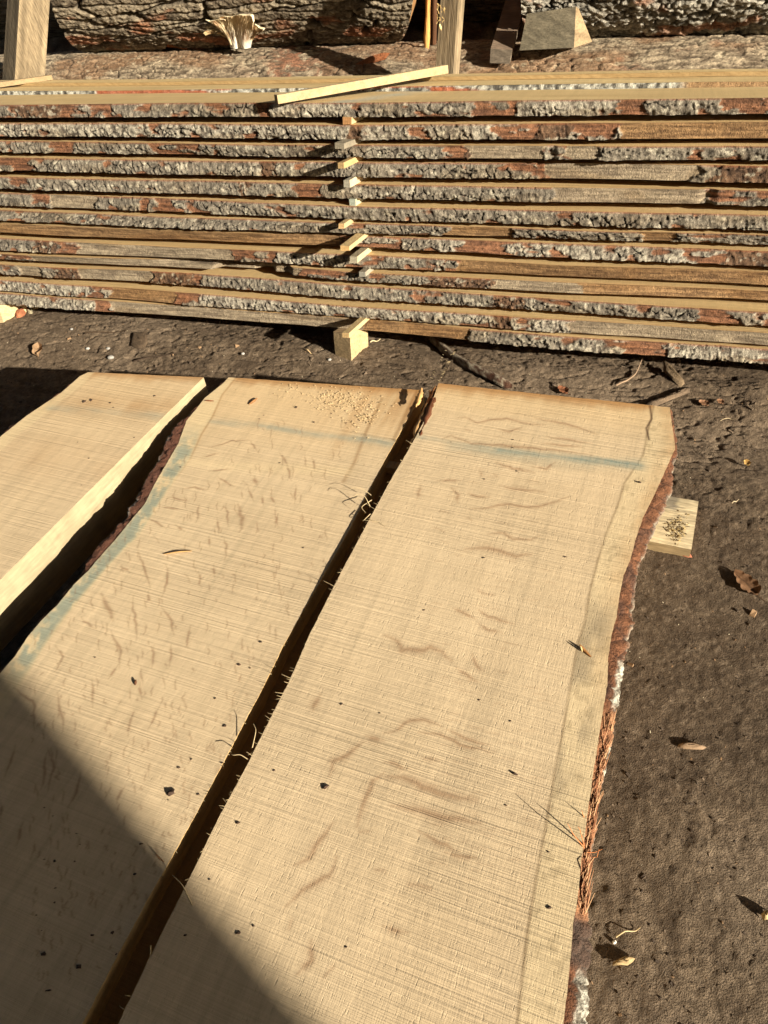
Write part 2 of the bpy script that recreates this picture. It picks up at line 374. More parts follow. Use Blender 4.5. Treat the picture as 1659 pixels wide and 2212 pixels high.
def base_paint(W, S, seed):
    t = fbm(W*26+.6*fbm(W*4, S*2, seed+3, 2), S*1.1, seed, 4)
    c = mix(C_OAK*.9, C_OAK*1.07, t)
    c = mix(c, C_OAK*np.array([1.0, .95, .88]), .5*fbm(W*5, S*3, seed+7, 3))
    c = mix(c, C_OAK*1.12, .35*sst(.55, .8, fbm(W*3, S*22, seed+9, 3)))
    gw = W*70+7*fbm(W*2.2, S*.9, seed+11, 2); c = c*(1-.07*sst(.52, .72, fbm(gw, S*1.6, seed+12, 3)))[..., None]*(1+.05*(fbm(W*160, S*6, seed+13, 2)-.5))[..., None]
    c = c*(1-.04*sst(.55, .75, fbm(W*1.5, S*55, seed+14, 3)))[..., None]
    return c
def end_brown(c, W, S, far, amt, depth, seed, streak=0.0):
    d = far-S; n = fbm(W*30, S*4, seed, 3)
    return mix(c, C_BROWN, np.clip(amt*sst(depth*(.4+1.2*n), 0, d), 0, 1))
def stain_line(c, W, S, pts, z, wd, seed, amt=.7):
    D = dist_line(W, S, pts, z); n = fbm(W*12, S*40, seed, 3); g_ = fbm(W*150, S*14, seed+2, 3); g2 = fbm(W*9, S*170, seed+3, 3)
    return mix(c, C_TEAL, np.clip(amt*np.exp(-(D/(wd*(.4+1.2*n)))**2)*(.3+.9*n)*(.45+.7*g_+.4*sst(.4, .6, g2)), 0, 1))
RAY_B = [z5(s) for s in ([(900, 580), (840, 570), (790, 575)], [(730, 610), (820, 630)], [(700, 655), (790, 665)], [(940, 525), (1010, 565)], [(1070, 570), (1095, 630)], [(1130, 600), (1140, 650)], [(1170, 600), (1190, 640)], [(1080, 370), (1110, 410)], [(1210, 420), (1245, 480)], [(980, 640), (985, 740)], [(940, 700), (945, 770)], [(905, 780), (910, 830)], [(970, 790), (980, 850)], [(860, 640), (850, 720)], [(600, 850), (625, 920), (650, 1000)], [(720, 900), (725, 960), (700, 1040)], [(700, 1090), (740, 1150), (745, 1210)], [(860, 930), (870, 1000)], [(925, 900), (930, 960)], [(480, 1190), (520, 1270), (515, 1350)], [(575, 1040), (585, 1140), (590, 1230)], [(640, 1020), (650, 1070)], [(350, 1130), (410, 1180)], [(660, 780), (690, 810)], [(240, 1260), (270, 1300), (250, 1350)], [(420, 1230), (430, 1280)], [(665, 1250), (660, 1350)], [(740, 1250), (735, 1340)], [(820, 1170), (810, 1260)], [(280, 1210), (310, 1225)], [(800, 940), (820, 980)], [(1050, 540), (1070, 560)], [(520, 910), (560, 940)], [(900, 400), (1000, 370), (1080, 365)], [(870, 440), (950, 420)], [(900, 500), (1000, 490)], [(1240, 470), (1255, 540)], [(1200, 680), (1190, 740)], [(1280, 560), (1275, 640)], [(1350, 440), (1360, 500)], [(640, 700), (720, 745)], [(760, 730), (800, 760)])]
RAY_B += [(1.9, z5(s)) for s in ([(1030, 640), (1045, 700), (1040, 760)], [(440, 1030), (480, 1110), (490, 1150)], [(1100, 520), (1110, 560)])]
RAY_B += [z7(s) for s in ([(250, 140), (250, 190), (275, 250), (270, 310)], [(400, 80), (405, 200)], [(510, 20), (470, 80)], [(350, 480), (330, 570), (290, 640)], [(220, 380), (230, 470), (210, 560)], [(180, 560), (200, 400)], [(20, 500), (70, 370)], [(100, 700), (80, 800)], [(550, 330), (570, 230)], [(610, 170), (600, 100)], [(640, 300), (690, 200)], [(540, 540), (500, 620)], [(130, 860), (150, 790)], [(60, 120), (140, 180), (150, 300)], [(10, 600), (0, 700)])]
RAY_C = [z6(s) for s in ([(310, 270), (350, 265), (400, 290), (450, 280), (530, 270), (600, 290), (700, 300)], [(650, 270), (800, 300), (920, 340)], [(490, 320), (540, 330), (600, 310)], [(250, 360), (290, 345), (330, 360), (380, 380), (450, 385), (600, 395), (750, 410), (900, 430)], [(640, 480), (700, 490), (740, 460)], [(480, 460), (560, 490), (650, 505)], [(620, 540), (670, 545)], [(470, 510), (490, 520)], [(230, 540), (330, 540)], [(290, 570), (320, 600), (320, 640)], [(360, 595), (400, 610), (460, 610)], [(370, 665), (440, 660), (520, 640), (620, 655), (680, 650), (800, 610)], [(240, 670), (280, 680)], [(220, 745), (260, 760)], [(450, 770), (520, 765), (560, 790), (630, 795), (670, 780)], [(300, 1090), (340, 1110), (390, 1140)], [(410, 1100), (450, 1130), (560, 1160)], [(410, 1160), (450, 1190), (510, 1200)], [(380, 1290), (400, 1340), (430, 1360)], [(310, 1350), (400, 1410)], [(160, 560), (140, 620)], [(360, 700), (380, 710)], [(500, 560), (560, 575), (700, 590)], [(700, 350), (900, 380)], [(680, 380), (860, 395)])]
RAY_C += [(1.8, z6(s)) for s in ([(410, 500), (420, 520)], [(350, 835), (430, 830), (500, 845), (570, 865), (640, 860)], [(410, 1020), (470, 1035)], [(0, 1210), (60, 1230), (80, 1275), (160, 1275), (200, 1258), (250, 1280), (290, 1320)], [(355, 320), (375, 325)])]
RAY_C += [z8(s) for s in ([(0, 320), (60, 300), (110, 260), (170, 258), (250, 285)], [(150, 310), (240, 320), (330, 365), (480, 400)], [(270, 300), (350, 340), (460, 370)], [(0, 440), (110, 470)], [(150, 740), (240, 790), (330, 830)], [(180, 425), (240, 440)], [(260, 830), (400, 860)], [(0, 1150), (100, 1180)])]
RAY_C += [(2.0, z8(s)) for s in ([(0, 505), (90, 515), (170, 545), (300, 590), (400, 600)], [(30, 625), (160, 650), (250, 680), (420, 700)], [(110, 970), (200, 985)], [(180, 425), (215, 432)])]
RAY_C += [(1.4, z7(s)) for s in ([(1580, 330), (1659, 350)], [(1570, 350), (1500, 410), (1440, 440), (1420, 500)], [(1659, 490), (1610, 520), (1570, 640), (1540, 720)], [(1550, 745), (1600, 740)], [(1440, 700), (1360, 800), (1330, 860), (1270, 890)], [(1450, 850), (1430, 930), (1300, 1000), (1240, 1060)], [(1340, 1210), (1350, 1300), (1280, 1350)], [(1440, 1330), (1400, 1370)], [(1620, 905), (1659, 915)], [(1260, 1120), (1250, 1160)], [(1380, 150), (1350, 220)])]
SAPC = [(1412, 878), (1399, 933), (1389, 983), (1349, 1043), (1334, 1093), (1309, 1153), (1289, 1218), (1274, 1278), (1264, 1343), (1249, 1388), (1239, 1443), (1229, 1501), (1214, 1591), (1199, 1666), (1179, 1786), (1159, 1891), (1139, 2016), (1129, 2101), (1117, 2212)]
SAPB = [(480, 853), (460, 898), (435, 938), (410, 993), (370, 1048), (330, 1113), (295, 1163), (240, 1218), (190, 1275), (140, 1335), (95, 1400), (40, 1490), (0, 1560)]

def paint_A(W, S):
    c = base_paint(W, S, 100)
    far = np.max(S)*np.ones(W.shape); d1 = ws((178, 802), ZA); d2 = ws((440, 815), ZA)
    far = d1[1]+(W-d1[0])/(d2[0]-d1[0])*(d2[1]-d1[1])
    c = mix(c, C_OAK*np.array([1.02, .93, .78]), .5*sst(.5, 0, far-S))
    c = mix(c, C_BROWN, .55*np.exp(-((far-S-.16)/.05)**2)*fbm(W*20, S*8, 5, 3)+.3*np.exp(-((far-S-.42)/.10)**2)*fbm(W*14, S*8, 6, 3))
    c = end_brown(c, W, S, far, .7, .05, 17)
    sap = edge_fn([(205, 803), (180, 830), (110, 885), (50, 930), (0, 975), (-300, 1230)], ZA)(S)
    c = mix(c, C_SAP*1.05, .6*sst(.006, -.006, W-sap))
    c = stain_line(c, W, S, [(110, 880), (225, 888), (350, 900)], ZA, .016, 19, .4)
    return c
def paint_B(W, S):
    c = base_paint(W, S, 200)
    d1 = ws((492, 815), ZB); d2 = ws((915, 843), ZB); far = d1[1]+(W-d1[0])/(d2[0]-d1[0])*(d2[1]-d1[1]); df = far-S
    n = fbm(W*22, S*3, 21, 3)
    wr = edge_fn(B_r, ZB)(S); dr = wr-W
    c = mix(c, C_OAK*np.array([1.03, .93, .76]), .6*sst(.45, .0, df))
    c = mix(c, C_BROWN*1.05, .75*sst(.28*n*2, .0, df)*sst(.30, .05, dr)*sst(.25, .7, fbm(W*40, S*2.4, 27, 3)))
    c = end_brown(c, W, S, far, .8, .045, 22)
    for q, a_ in (([(825, 860), (790, 935), (765, 1000), (742, 1040)], .5), ([(900, 845), (875, 900), (850, 950)], .5)):
        c = mix(c, C_BROWN*.6, a_*np.exp(-(dist_line(W, S, q, ZB)/.006)**2))
    sapD = edge_fn(SAPB, ZB)(S); sm = sst(.008, -.008, W-sapD+.006*(fbm(S*20, W*8, 24, 2)-.5))
    c = mix(c, C_SAP*1.0, .75*sm)
    c = mix(c, C_BROWN*.9, .55*np.exp(-((W-sapD)/.0035)**2)*sst(1.1, 1.35, S))
    tn = fbm(W*14+S*3, S*7, 25, 3); tn2 = fbm(W*60+S*20, S*45, 26, 4)
    wl = edge_fn(B_wood, ZB)(S); mid = (sapD-W)/(sapD-wl+.01)
    teal = sm*sst(.33, .56, tn*.4+tn2*.6)*sst(-.1, .25, mid)*(1-.7*sst(.6, 1.0, mid))*sst(ws((430, 960), ZB)[1]+.10, ws((430, 960), ZB)[1]-.06, S)*sst(ws((20, 1480), ZB)[1]-.02, ws((20, 1400), ZB)[1], S)
    c = mix(c, lin(118, 138, 126), .7*teal)
    c = stain_line(c, W, S, [(455, 910), (550, 918), (650, 933), (740, 945), (870, 960)], ZB, .013, 29, .55)
    D = dist_line(W, S, [(400, 998), (470, 1005), (600, 1010), (750, 1020)], ZB); c = mix(c, C_SAP*1.12, .35*np.exp(-(D/.02)**2))
    c = mix(c, C_RAY*.9, .72*stroke_mask(W, S, RAY_B, ZB, .0025))
    fine = []
    for _ in range(700):
        x = rng.uniform(60, 820); y = rng.uniform(900, 2100); L = rng.uniform(8, 34)
        fine.append((.6, [(x, y), (x+rng.uniform(-3, 4), y+L*.5), (x+rng.uniform(-5, 5), y+L)]))
    c = mix(c, C_RAY*.9, .6*stroke_mask(W, S, fine, ZB, .0022))
    return c
def paint_C(W, S):
    c = base_paint(W, S, 300)
    d1 = ws((947, 828), ZC); d2 = ws((1447, 880), ZC); far = d1[1]+(W-d1[0])/(d2[0]-d1[0])*(d2[1]-d1[1]); df = far-S
    c = mix(c, C_OAK*np.array([1.05, .95, .76]), .6*sst(.20, .0, df))
    c = end_brown(c, W, S, far, .85, .05, 32)
    sapD = edge_fn(SAPC, ZC)(S); sm = sst(-.006, .006, W-sapD); n = fbm(W*30, S*30, 34, 3)
    c = mix(c, C_SAP*.98, .6*sm)
    wr = edge_fn(C_r, ZC)(S)
    c = mix(c, C_BROWN*1.1, .5*sm*sst(.05, 0, wr-W)*n*sst(.7, 1.0, S))
    c = mix(c, lin(120, 96, 66), (.35+.5*n)*np.exp(-((W-sapD)/.0028)**2))
    sa, sb = ws((1270, 1300), ZC)[1], ws((1180, 1830), ZC)[1]
    env = sst(sb-.08, sb+.1, S)*sst(sa+.08, sa-.08, S)
    c = mix(c, lin(140, 124, 98), .7*env*sm*sst(.075, .02, W-sapD+.03*(n-.5))*sst(.35, .6, fbm(W*16, S*9, 35, 3)))
    c = mix(c, lin(150, 130, 95), .35*sm*sst(.62, .8, fbm(W*60, S*60, 36, 2)))
    c = stain_line(c, W, S, [(830, 935), (904, 943), (1079, 973), (1150, 980)], ZC, .012, 39, .45)
    c = stain_line(c, W, S, [(1079, 973), (1229, 990), (1379, 1006)], ZC, .012, 38, .85)
    c = stain_line(c, W, S, [(980, 965), (1200, 996), (1379, 1002)], ZC, .022, 37, .35)
    c = mix(c, C_RAY*.95, .30*stroke_mask(W, S, RAY_C, ZC, .0055)); c = mix(c, C_RAY*.9, .6*stroke_mask(W, S, RAY_C, ZC, .0024))
    fine = []
    for _ in range(120):
        x = rng.uniform(900, 1200); y = rng.uniform(860, 1900); L = rng.uniform(15, 60)
        fine.append((.6, [(x, y), (x+L*.5, y+L*.05+rng.uniform(-3, 3)), (x+L, y+L*.15)]))
    c = mix(c, C_RAY, .25*stroke_mask(W, S, fine, ZC, .0028))
    D = dist_line(W, S, [(1404, 878), (1408, 905), (1396, 925), (1402, 950)], ZC); c = mix(c, lin(70, 45, 28), .85*np.exp(-(D/.0028)**2))
    return c

def red_bark(s, t, nz, ck):
    n = fbm(s*14, t*2+s*0, 401, 3); fine = fbm(s*90, t*9, 402, 3)
    c = mix(lin(84, 54, 36), lin(132, 88, 60), fine)
    c = mix(c, lin(84, 62, 50), sst(.5, .7, n)*.7)
    out = sst(.45, .75, t); c = mix(c, lin(125, 115, 98), out*sst(.35, .6, fine))
    c = mix(c, lin(180, 170, 148), sst(.5, .62, fbm(s*45, t*7, 403, 3))*sst(.5, .7, t)*.7)
    return mix(c, lin(35, 24, 18), ck*.8)
sC = lambda y: ws((1300, y), ZC)[1]
def bark_C(s, t, nz, ck):
    c = red_bark(s, t, nz, ck); fine = fbm(s*120, t*14, 411, 3); fs = fbm(s*25, t*40, 412, 3)
    white = mix(lin(96, 88, 74), lin(192, 185, 164), sst(.38, .62, fine))
    orange = mix(lin(108, 70, 46), lin(182, 130, 90), fs)
    ys = lambda a_, b_: sst(sC(b_)-.012, sC(b_)+.012, s)*sst(sC(a_)+.012, sC(a_)-.012, s)
    c = mix(c, orange, np.clip(ys(1530, 2000), 0, 1)*sst(.75, .5, t+.3*(fs-.5))*.95)
    c = mix(c, white, ys(1415, 1515)*sst(.28, .4, t)*.95)
    c = mix(c, white, ys(1600, 1730)*sst(.55, .65, t)*.95)
    c = mix(c, white, ys(1980, 2060)*sst(.72, .8, t)*.9)
    c = mix(c, white, ys(2110, 2400)*sst(.18, .3, t)*.95)
    c = mix(c, lin(78, 66, 56), ys(2000, 2110)*sst(.8, .6, t)*.8)
    return c
def bark_B(s, t, nz, ck):
    c = red_bark(s, t, nz, ck)
    c = mix(c, mix(lin(98, 62, 48), lin(140, 96, 76), fbm(s*90, t*9, 421, 3)), .7*sst(.62, .5, t))
    return mix(c, lin(150, 146, 132), .7*sst(.45, .6, t)*sst(.45, .6, fbm(s*22, t*3, 422, 3)))

rootA, gA = slab('thick pale oak slab at the left with bright cream sawn side facing the gap', ZA, .17, edge_fn(A_lt, ZA), edge_fn(A_top, ZA), ((178, 802), (440, 815)), (True, False), paint_A, s0=.25, st=.004, group='sawn oak slabs lying in front')
bark_side(rootA, ZA, .17, edge_fn(A_lt, ZA), edge_fn(A_lo, ZA), .25, ws((178, 802), ZA)[1]-.004, -1, bark_B, st=.004, drop=.1)
rootB, gB = slab('middle oak slab with live bark edge and blue-green stain along its left, partly in shadow', ZB, .05, edge_fn(B_wood, ZB), edge_fn(B_r, ZB), ((492, 815), (915, 843)), (True, False), paint_B, group='sawn oak slabs lying in front')
bark_side(rootB, ZB, .05, edge_fn(B_wood, ZB), edge_fn(B_lo, ZB), -.35, ws((488, 817), ZB)[1], -1, bark_B, drop=.22)
rootC, gC = slab('widest oak slab at the right with ragged reddish bark edge and a pale blue stain line', ZC, .05, edge_fn(C_l, ZC), edge_fn(C_r, ZC), ((947, 828), (1447, 880)), (False, True), paint_C, group='sawn oak slabs lying in front')
bark_side(rootC, ZC, .05, edge_fn(C_r, ZC), edge_fn(C_ro, ZC), -.35, ws((1449, 881), ZC)[1]-.004, 1, bark_C)

# splinters and fibres on the sawn edges (parts of their slabs)
def LP(px, z, dz=0.0):
    w, s = ws(px, z); return np.array([w, s, z+dz])
def smooth_line(P, n=18):
    P = np.array(P); t = np.linspace(0, len(P)-1, n); Q = np.stack([np.interp(t, np.arange(len(P)), P[:, i]) for i in range(3)], -1)
    for _ in range(5): Q[1:-1] = (Q[:-2]+2*Q[1:-1]+Q[2:])/4
    return Q
fb = MB(); cl_w = edge_fn(C_l, ZC)
for _ in range(170):
    s = rng.uniform(.0, 1.9); dens = fbm(np.array([s*5.]), np.array([0.]), 44, 2)[0]
    if rng.random() > dens*1.3-.15: continue
    w = float(cl_w(s)); L = rng.uniform(.003, .014)*(1+1.0*(rng.random() < .12)); a_ = rng.uniform(-.9, .5)
    p = np.array([w+.001, s, ZC-.001]); q = [p]
    dr = np.array([-math.cos(a_), math.sin(a_), rng.uniform(-.35, .45)]); bend = rng.normal(0, .5, 3)
    for k in range(1, 5): q.append(p+dr*L*k/4+bend*L*.35*(k/4)**2)
    fb.tube(q, np.linspace(.0009, .0003, 5), C_CREAM*.95, 3)
for pts in ([(802, 1070, 0), (785, 1062, .01), (770, 1060, .012), (757, 1062, .01)], [(800, 1095, 0), (790, 1082, .02), (775, 1080, .022), (765, 1085, .018)], [(803, 1080, 0), (780, 1100, .008), (790, 1108, .0)], [(795, 1120, 0), (806, 1128, .004), (820, 1130, .004), (834, 1140, .002)],
            [(415, 1955, 0), (398, 1915, .008), (380, 1898, .004), (372, 1890, 0)], [(545, 1615, 0), (555, 1580, .006), (549, 1567, .006)], [(535, 1640, 0), (520, 1631, .004), (505, 1634, .004), (498, 1628, 0)], [(325, 2062, 0), (328, 2040, .006), (322, 2068, -.005)], [(800, 1110, 0), (785, 1125, .0), (780, 1118, -.01)]):
    P = smooth_line([LP((x, y), ZC, dz) for x, y, dz in pts]); fb.tube(P, np.linspace(.0011, .0004, len(P)), C_CREAM*.92, 4)
fb.build('edge_fibres', M_FIB, rootC)
# broken splintered strip at the far left corner of slab C
sp = MB()
for (x0, y0, x1, y1, dz, c_) in ((940, 832, 905, 925, -.006, (150, 100, 60)), (944, 845, 918, 915, -.001, (105, 66, 40)), (930, 838, 888, 975, -.014, (170, 120, 72)), (922, 870, 878, 985, -.006, (190, 150, 100)), (935, 860, 900, 960, .001, (96, 58, 36)), (912, 842, 900, 880, .004, (196, 152, 96))):
    a_, b_ = LP((x0, y0), ZC, dz), LP((x1, y1), ZC, dz-.004); n = 14; t = np.linspace(0, 1, n)[:, None]; ctr = a_*(1-t)+b_*t+rng.normal(0, .0016, (n, 3))
    wd = (.006*np.sin(np.pi*(.15+.8*t))*(1+.5*rng.random((n, 1))))+.0008
    P = np.stack([ctr+[1, 0, 0]*wd, ctr+[0, 0, 1]*wd*.7, ctr-[1, 0, 0]*wd, ctr-[0, 0, 1]*wd*.7], 1); sp.grid(P, lin(*c_), wrap=True)
sp.build('broken_splinter', M_SIDE, rootC)
# torn inner bark fibres on the right edge of slab C
tf = MB(); cr_w, co_w = edge_fn(C_r, ZC), edge_fn(C_ro, ZC)
for _ in range(300):
    s = rng.uniform(sC(1990), sC(1560)); w = float(cr_w(s))+(float(co_w(s))-float(cr_w(s)))*rng.uniform(.05, .8); L = rng.uniform(.01, .05)
    z0 = ZC-.004-rng.uniform(0, .014); a_ = rng.normal(0, .12); p = np.array([w, s, z0]); k = np.linspace(0, 1, 5)[:, None]
    lift = rng.uniform(0, .008)
    q = p+k*L*np.array([math.sin(a_), math.cos(a_), 0])+np.array([0, 0, 1])*lift*np.sin(np.pi*k); tf.tube(q, np.linspace(.0012, .0004, 5), mix(lin(150, 82, 46), lin(220, 160, 105), rng.random())[0] if False else lin(*(rng.uniform(0, 1)*np.array([66, 76, 62])+np.array([128, 78, 50]))), 3)
for pts in ([(1262, 1830, 0), (1235, 1815, .03), (1222, 1800, .045)], [(1262, 1826, 0), (1250, 1806, .03), (1245, 1802, .035)], [(1262, 1765, 0), (1255, 1757, .015)], [(1268, 1840, 0), (1285, 1842, .004), (1300, 1838, .01)], [(1282, 1846, -.01), (1290, 1850, .0), (1293, 1838, .01)]):
    P = [LP((x, y), ZC, dz-.002) for x, y, dz in pts]; tf.tube(P, np.linspace(.0014, .0004, len(P)), lin(190, 120, 72), 4)
tf.build('torn_bark_fibres', M_FIB, rootC)
# fibres of B right edge and slab A lower rim
f2 = MB(); br_w = edge_fn(B_r, ZB)
for _ in range(60):
    s = rng.uniform(.2, 1.9); w = float(br_w(s)); L = rng.uniform(.003, .010); p = np.array([w-.001, s, ZB-.001]); a_ = rng.uniform(-1, .2)
    f2.tube([p, p+np.array([L*.5, a_*L*.4, .001]), p+np.array([L, a_*L, -.001])], [.0008, .0006, .0003], C_CREAM*.9, 3)
f2.build('edge_fibres', M_FIB, rootB)

# lower slabs and sticks that carry A, B and C
def plain_slab(label, z, th, wfn0, wfn1, s0, s1, seed):
    root = empty('oak_slab', (0, 0, 0), SY); tag(root, label, 'slab', 'sawn oak slabs lying in front')
    s = np.linspace(s0, s1, 160)[:, None]; u = np.linspace(0, 1, 24)[None]
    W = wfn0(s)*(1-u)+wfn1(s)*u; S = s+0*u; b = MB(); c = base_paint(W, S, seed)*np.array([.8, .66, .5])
    b.grid(np.stack([W, S, W*0+z], -1), c); b.grid(np.stack([W, S, W*0+z-th], -1)[:, [0, -1]], C_OAK*.8, flip=True)
    for j, fl in ((0, False), (-1, True)):
        ts = np.linspace(0, 1, 3)[None]; b.grid(np.stack([W[:, j][:, None]+0*ts, S[:, j][:, None]+0*ts, z-th*ts+0*s], -1), C_OAK*.7, flip=fl, mat=1)
    for i, fl in ((0, True), (-1, False)):
        ts = np.linspace(0, 1, 3)[:, None]; b.grid(np.stack([W[i][None]+0*ts, S[i][None]+0*ts, z-th*ts+0*W[i][None]], -1), C_OAK*.6, flip=fl, mat=1)
    b.build('board', [M_OAK, M_SIDE], root)
sF = ws((915, 843), ZB)[1]
blo = edge_fn(B_wood, ZB); cro = edge_fn(C_r, ZC)
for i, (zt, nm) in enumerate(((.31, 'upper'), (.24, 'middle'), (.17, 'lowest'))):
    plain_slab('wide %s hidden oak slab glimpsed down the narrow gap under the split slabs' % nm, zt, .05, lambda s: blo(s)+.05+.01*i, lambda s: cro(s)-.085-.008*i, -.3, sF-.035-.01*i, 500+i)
def stick_bar(name, label, cat, s, w0, w1, z0, z1, hw, col, group=None, mat=M_WOOD, par=None):
    root = empty(name, (0, 0, 0), SY) if par is None else par
    b = MB(); b.box([(w0, s-hw, z0), (w1, s-hw, z0), (w1, s+hw, z0), (w0, s+hw, z0), (w0, s-hw, z1), (w1, s-hw, z1), (w1, s+hw, z1), (w0, s+hw, z1)], col)
    o = b.build(name, mat); o.rotation_euler = (0, 0, SY); bpy.data.objects.remove(root)
    return tag(o, label, cat, group)
sg = ws((829, 985), ZB)[1]
for s in (sg, -.1):
    wl0 = float(blo(s))+.08; wr0 = float(cro(s))-.11; wm = float(br_w(s))+.004
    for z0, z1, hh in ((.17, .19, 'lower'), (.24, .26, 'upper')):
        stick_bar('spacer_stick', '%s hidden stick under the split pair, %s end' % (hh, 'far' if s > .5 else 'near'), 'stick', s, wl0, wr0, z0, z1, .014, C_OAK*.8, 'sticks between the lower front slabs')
    stick_bar('spacer_stick', 'thin pale stick seen crossing down in the gap under the split slabs', 'stick', s, wl0, wm-.002, .31, .3099, .014, C_OAK*.8, 'sticks between the lower front slabs') if False else None
    stick_bar('spacer_stick', 'thin pale stick under the widest oak slab at its %s end' % ('far' if s > .5 else 'near'), 'stick', s, wm-.03, wr0, .311, .333, .014, C_OAK, 'sticks directly under the top slabs')
# support beam under the slabs, its end poking out at the right
p1, p2 = Pz(1505, 1082, .12), Pz(1498, 1188, .12); wE = (p1@e2+p2@e2)/2; sa, sb = p2@e1, p1@e1
bm = MB(); nx = 240; ny = 40; U, V = np.meshgrid(np.linspace(-1.0, wE, nx), np.linspace(sa, sb, ny))
def beamz(U, V): return .12+.002*(fbm(U*10, V*160, 601, 3)-.5)+.0015*(fbm(U*60, V*60, 602, 2)-.5)
t = (V-sa)/(sb-sa)
cc = mix(lin(190, 170, 132), lin(214, 196, 156), fbm(U*12, V*150, 603, 3)); cc = mix(cc, lin(125, 112, 90), .75*sst(.62, .74, fbm(U*22, V*140, 604, 3)))
cc = mix(cc, lin(128, 118, 100), sst(.66, .74, t+.06*(fbm(U*30, V*0, 605, 2)-.5))*sst(wE-.045, wE-.06, U+.02*(fbm(V*80, U*0, 606, 2)-.5))*.85)
bm.grid(np.stack([U, V, beamz(U, V)], -1), cc)
for rowi, fl in ((0, False), (-1, True)):
    ts = np.linspace(0, 1, 8)[:, None]; u_ = U[rowi][None]; v_ = V[rowi][None]; bm.grid(np.stack([u_+0*ts, v_+.002*(fbm(u_*30, ts*3, 607, 2)-.5), beamz(u_, v_)*(1-ts)-.01*ts], -1), lin(150, 128, 92), flip=not fl)
ts = np.linspace(0, 1, 8)[:, None]; v_ = V[:, -1][None]; bm.grid(np.stack([wE+.003*(fbm(v_*60, ts*4, 608, 2)-.5)+0*ts, v_+0*ts, beamz(wE, v_)*(1-ts)-.01*ts], -1), lin(160, 138, 104), flip=False)
ob = bm.build('support_beam', M_WX); ob.rotation_euler = (0, 0, SY)
tag(ob, 'pale weathered beam end poking out under the bark edge of the widest slab', 'beam')
def chips_on(zt, n, cen, sig, cols, size, frame=True, clip=None):
    b = MB()
    for _ in range(n):
        w = rng.normal(cen[0], sig[0]); s = rng.normal(cen[1], sig[1]); L = rng.uniform(*size); a_ = rng.uniform(0, 6.28); wd = L*rng.uniform(.15, .5)
        if clip and not clip(w, s): continue
        c, sn = math.cos(a_), math.sin(a_); z0 = zt+rng.uniform(.0, .0015); tl = rng.uniform(-.4, .4)*L
        P = [(w-c*L/2-sn*wd/2, s-sn*L/2+c*wd/2, z0), (w-c*L/2+sn*wd/2, s-sn*L/2-c*wd/2, z0), (w+c*L/2+sn*wd/2, s+sn*L/2-c*wd/2, z0+abs(tl)), (w+c*L/2-sn*wd/2, s+sn*L/2+c*wd/2, z0+abs(tl))]
        T = [(x, y, z+.0012) for x, y, z in P]; b.box(P+T, cols[rng.integers(len(cols))])
    return b
pc = Pz(1455, 1140, .12)
o = chips_on(.1205, 130, (pc@e2+.012, pc@e1-.005), (.014, .026), [lin(172, 148, 98), lin(122, 102, 66), lin(84, 68, 46), lin(150, 128, 82)], (.002, .007), clip=lambda w, s: w < wE-.006 and sa+.004 < s < sb-.01).build('sawdust_chips', M_FIB)
o.rotation_euler = (0, 0, SY); tag(o, 'small heap of greenish sawdust chips on the pale beam end', 'sawdust', kind='stuff')

# sawdust and crumbs on top of the slabs
far1 = ws((492, 815), ZB); far2 = ws((915, 843), ZB)
inB = lambda w, s: float(blo(s))+.02 < w < float(br_w(s))-.005 and s < far1[1]+(w-far1[0])/(far2[0]-far1[0])*(far2[1]-far1[1])-.01
def near_p(px, z): p = ws(px, z); return (p[0], p[1])
mbs = MB()
for px, sg_, n, sz in (((740, 868), (.05, .03), 230, (.0012, .0042)), ((700, 850), (.12, .03), 90, (.0015, .004)), ((790, 900), (.02, .035), 90, (.0015, .005))):
    b_ = chips_on(ZB+.001, n, near_p(px, ZB), sg_, [C_CREAM, C_SAP, C_CREAM*.85], sz, clip=inB)
    for v_, q_, c_, mi_, s_ in zip(b_.v, b_.q, b_.c, b_.mi, b_.sm):
        mbs.v.append(v_); mbs.q.append(np.asarray(q_).reshape(-1, 4)-0 if False else np.asarray(q_).reshape(-1, 4)); mbs.c.append(c_); mbs.mi.append(mi_); mbs.sm.append(s_)
# re-index
off = 0; fixed = []
for v_, q_ in zip(mbs.v, mbs.q):
    q_ = q_-q_.min()+off; fixed.append(q_); off += len(v_)
mbs.q = fixed; mbs.n = off
o = mbs.build('sawdust', M_FIB); o.rotation_euler = (0, 0, SY); tag(o, 'pale sawdust scattered on the far end of the middle oak slab', 'sawdust', kind='stuff')

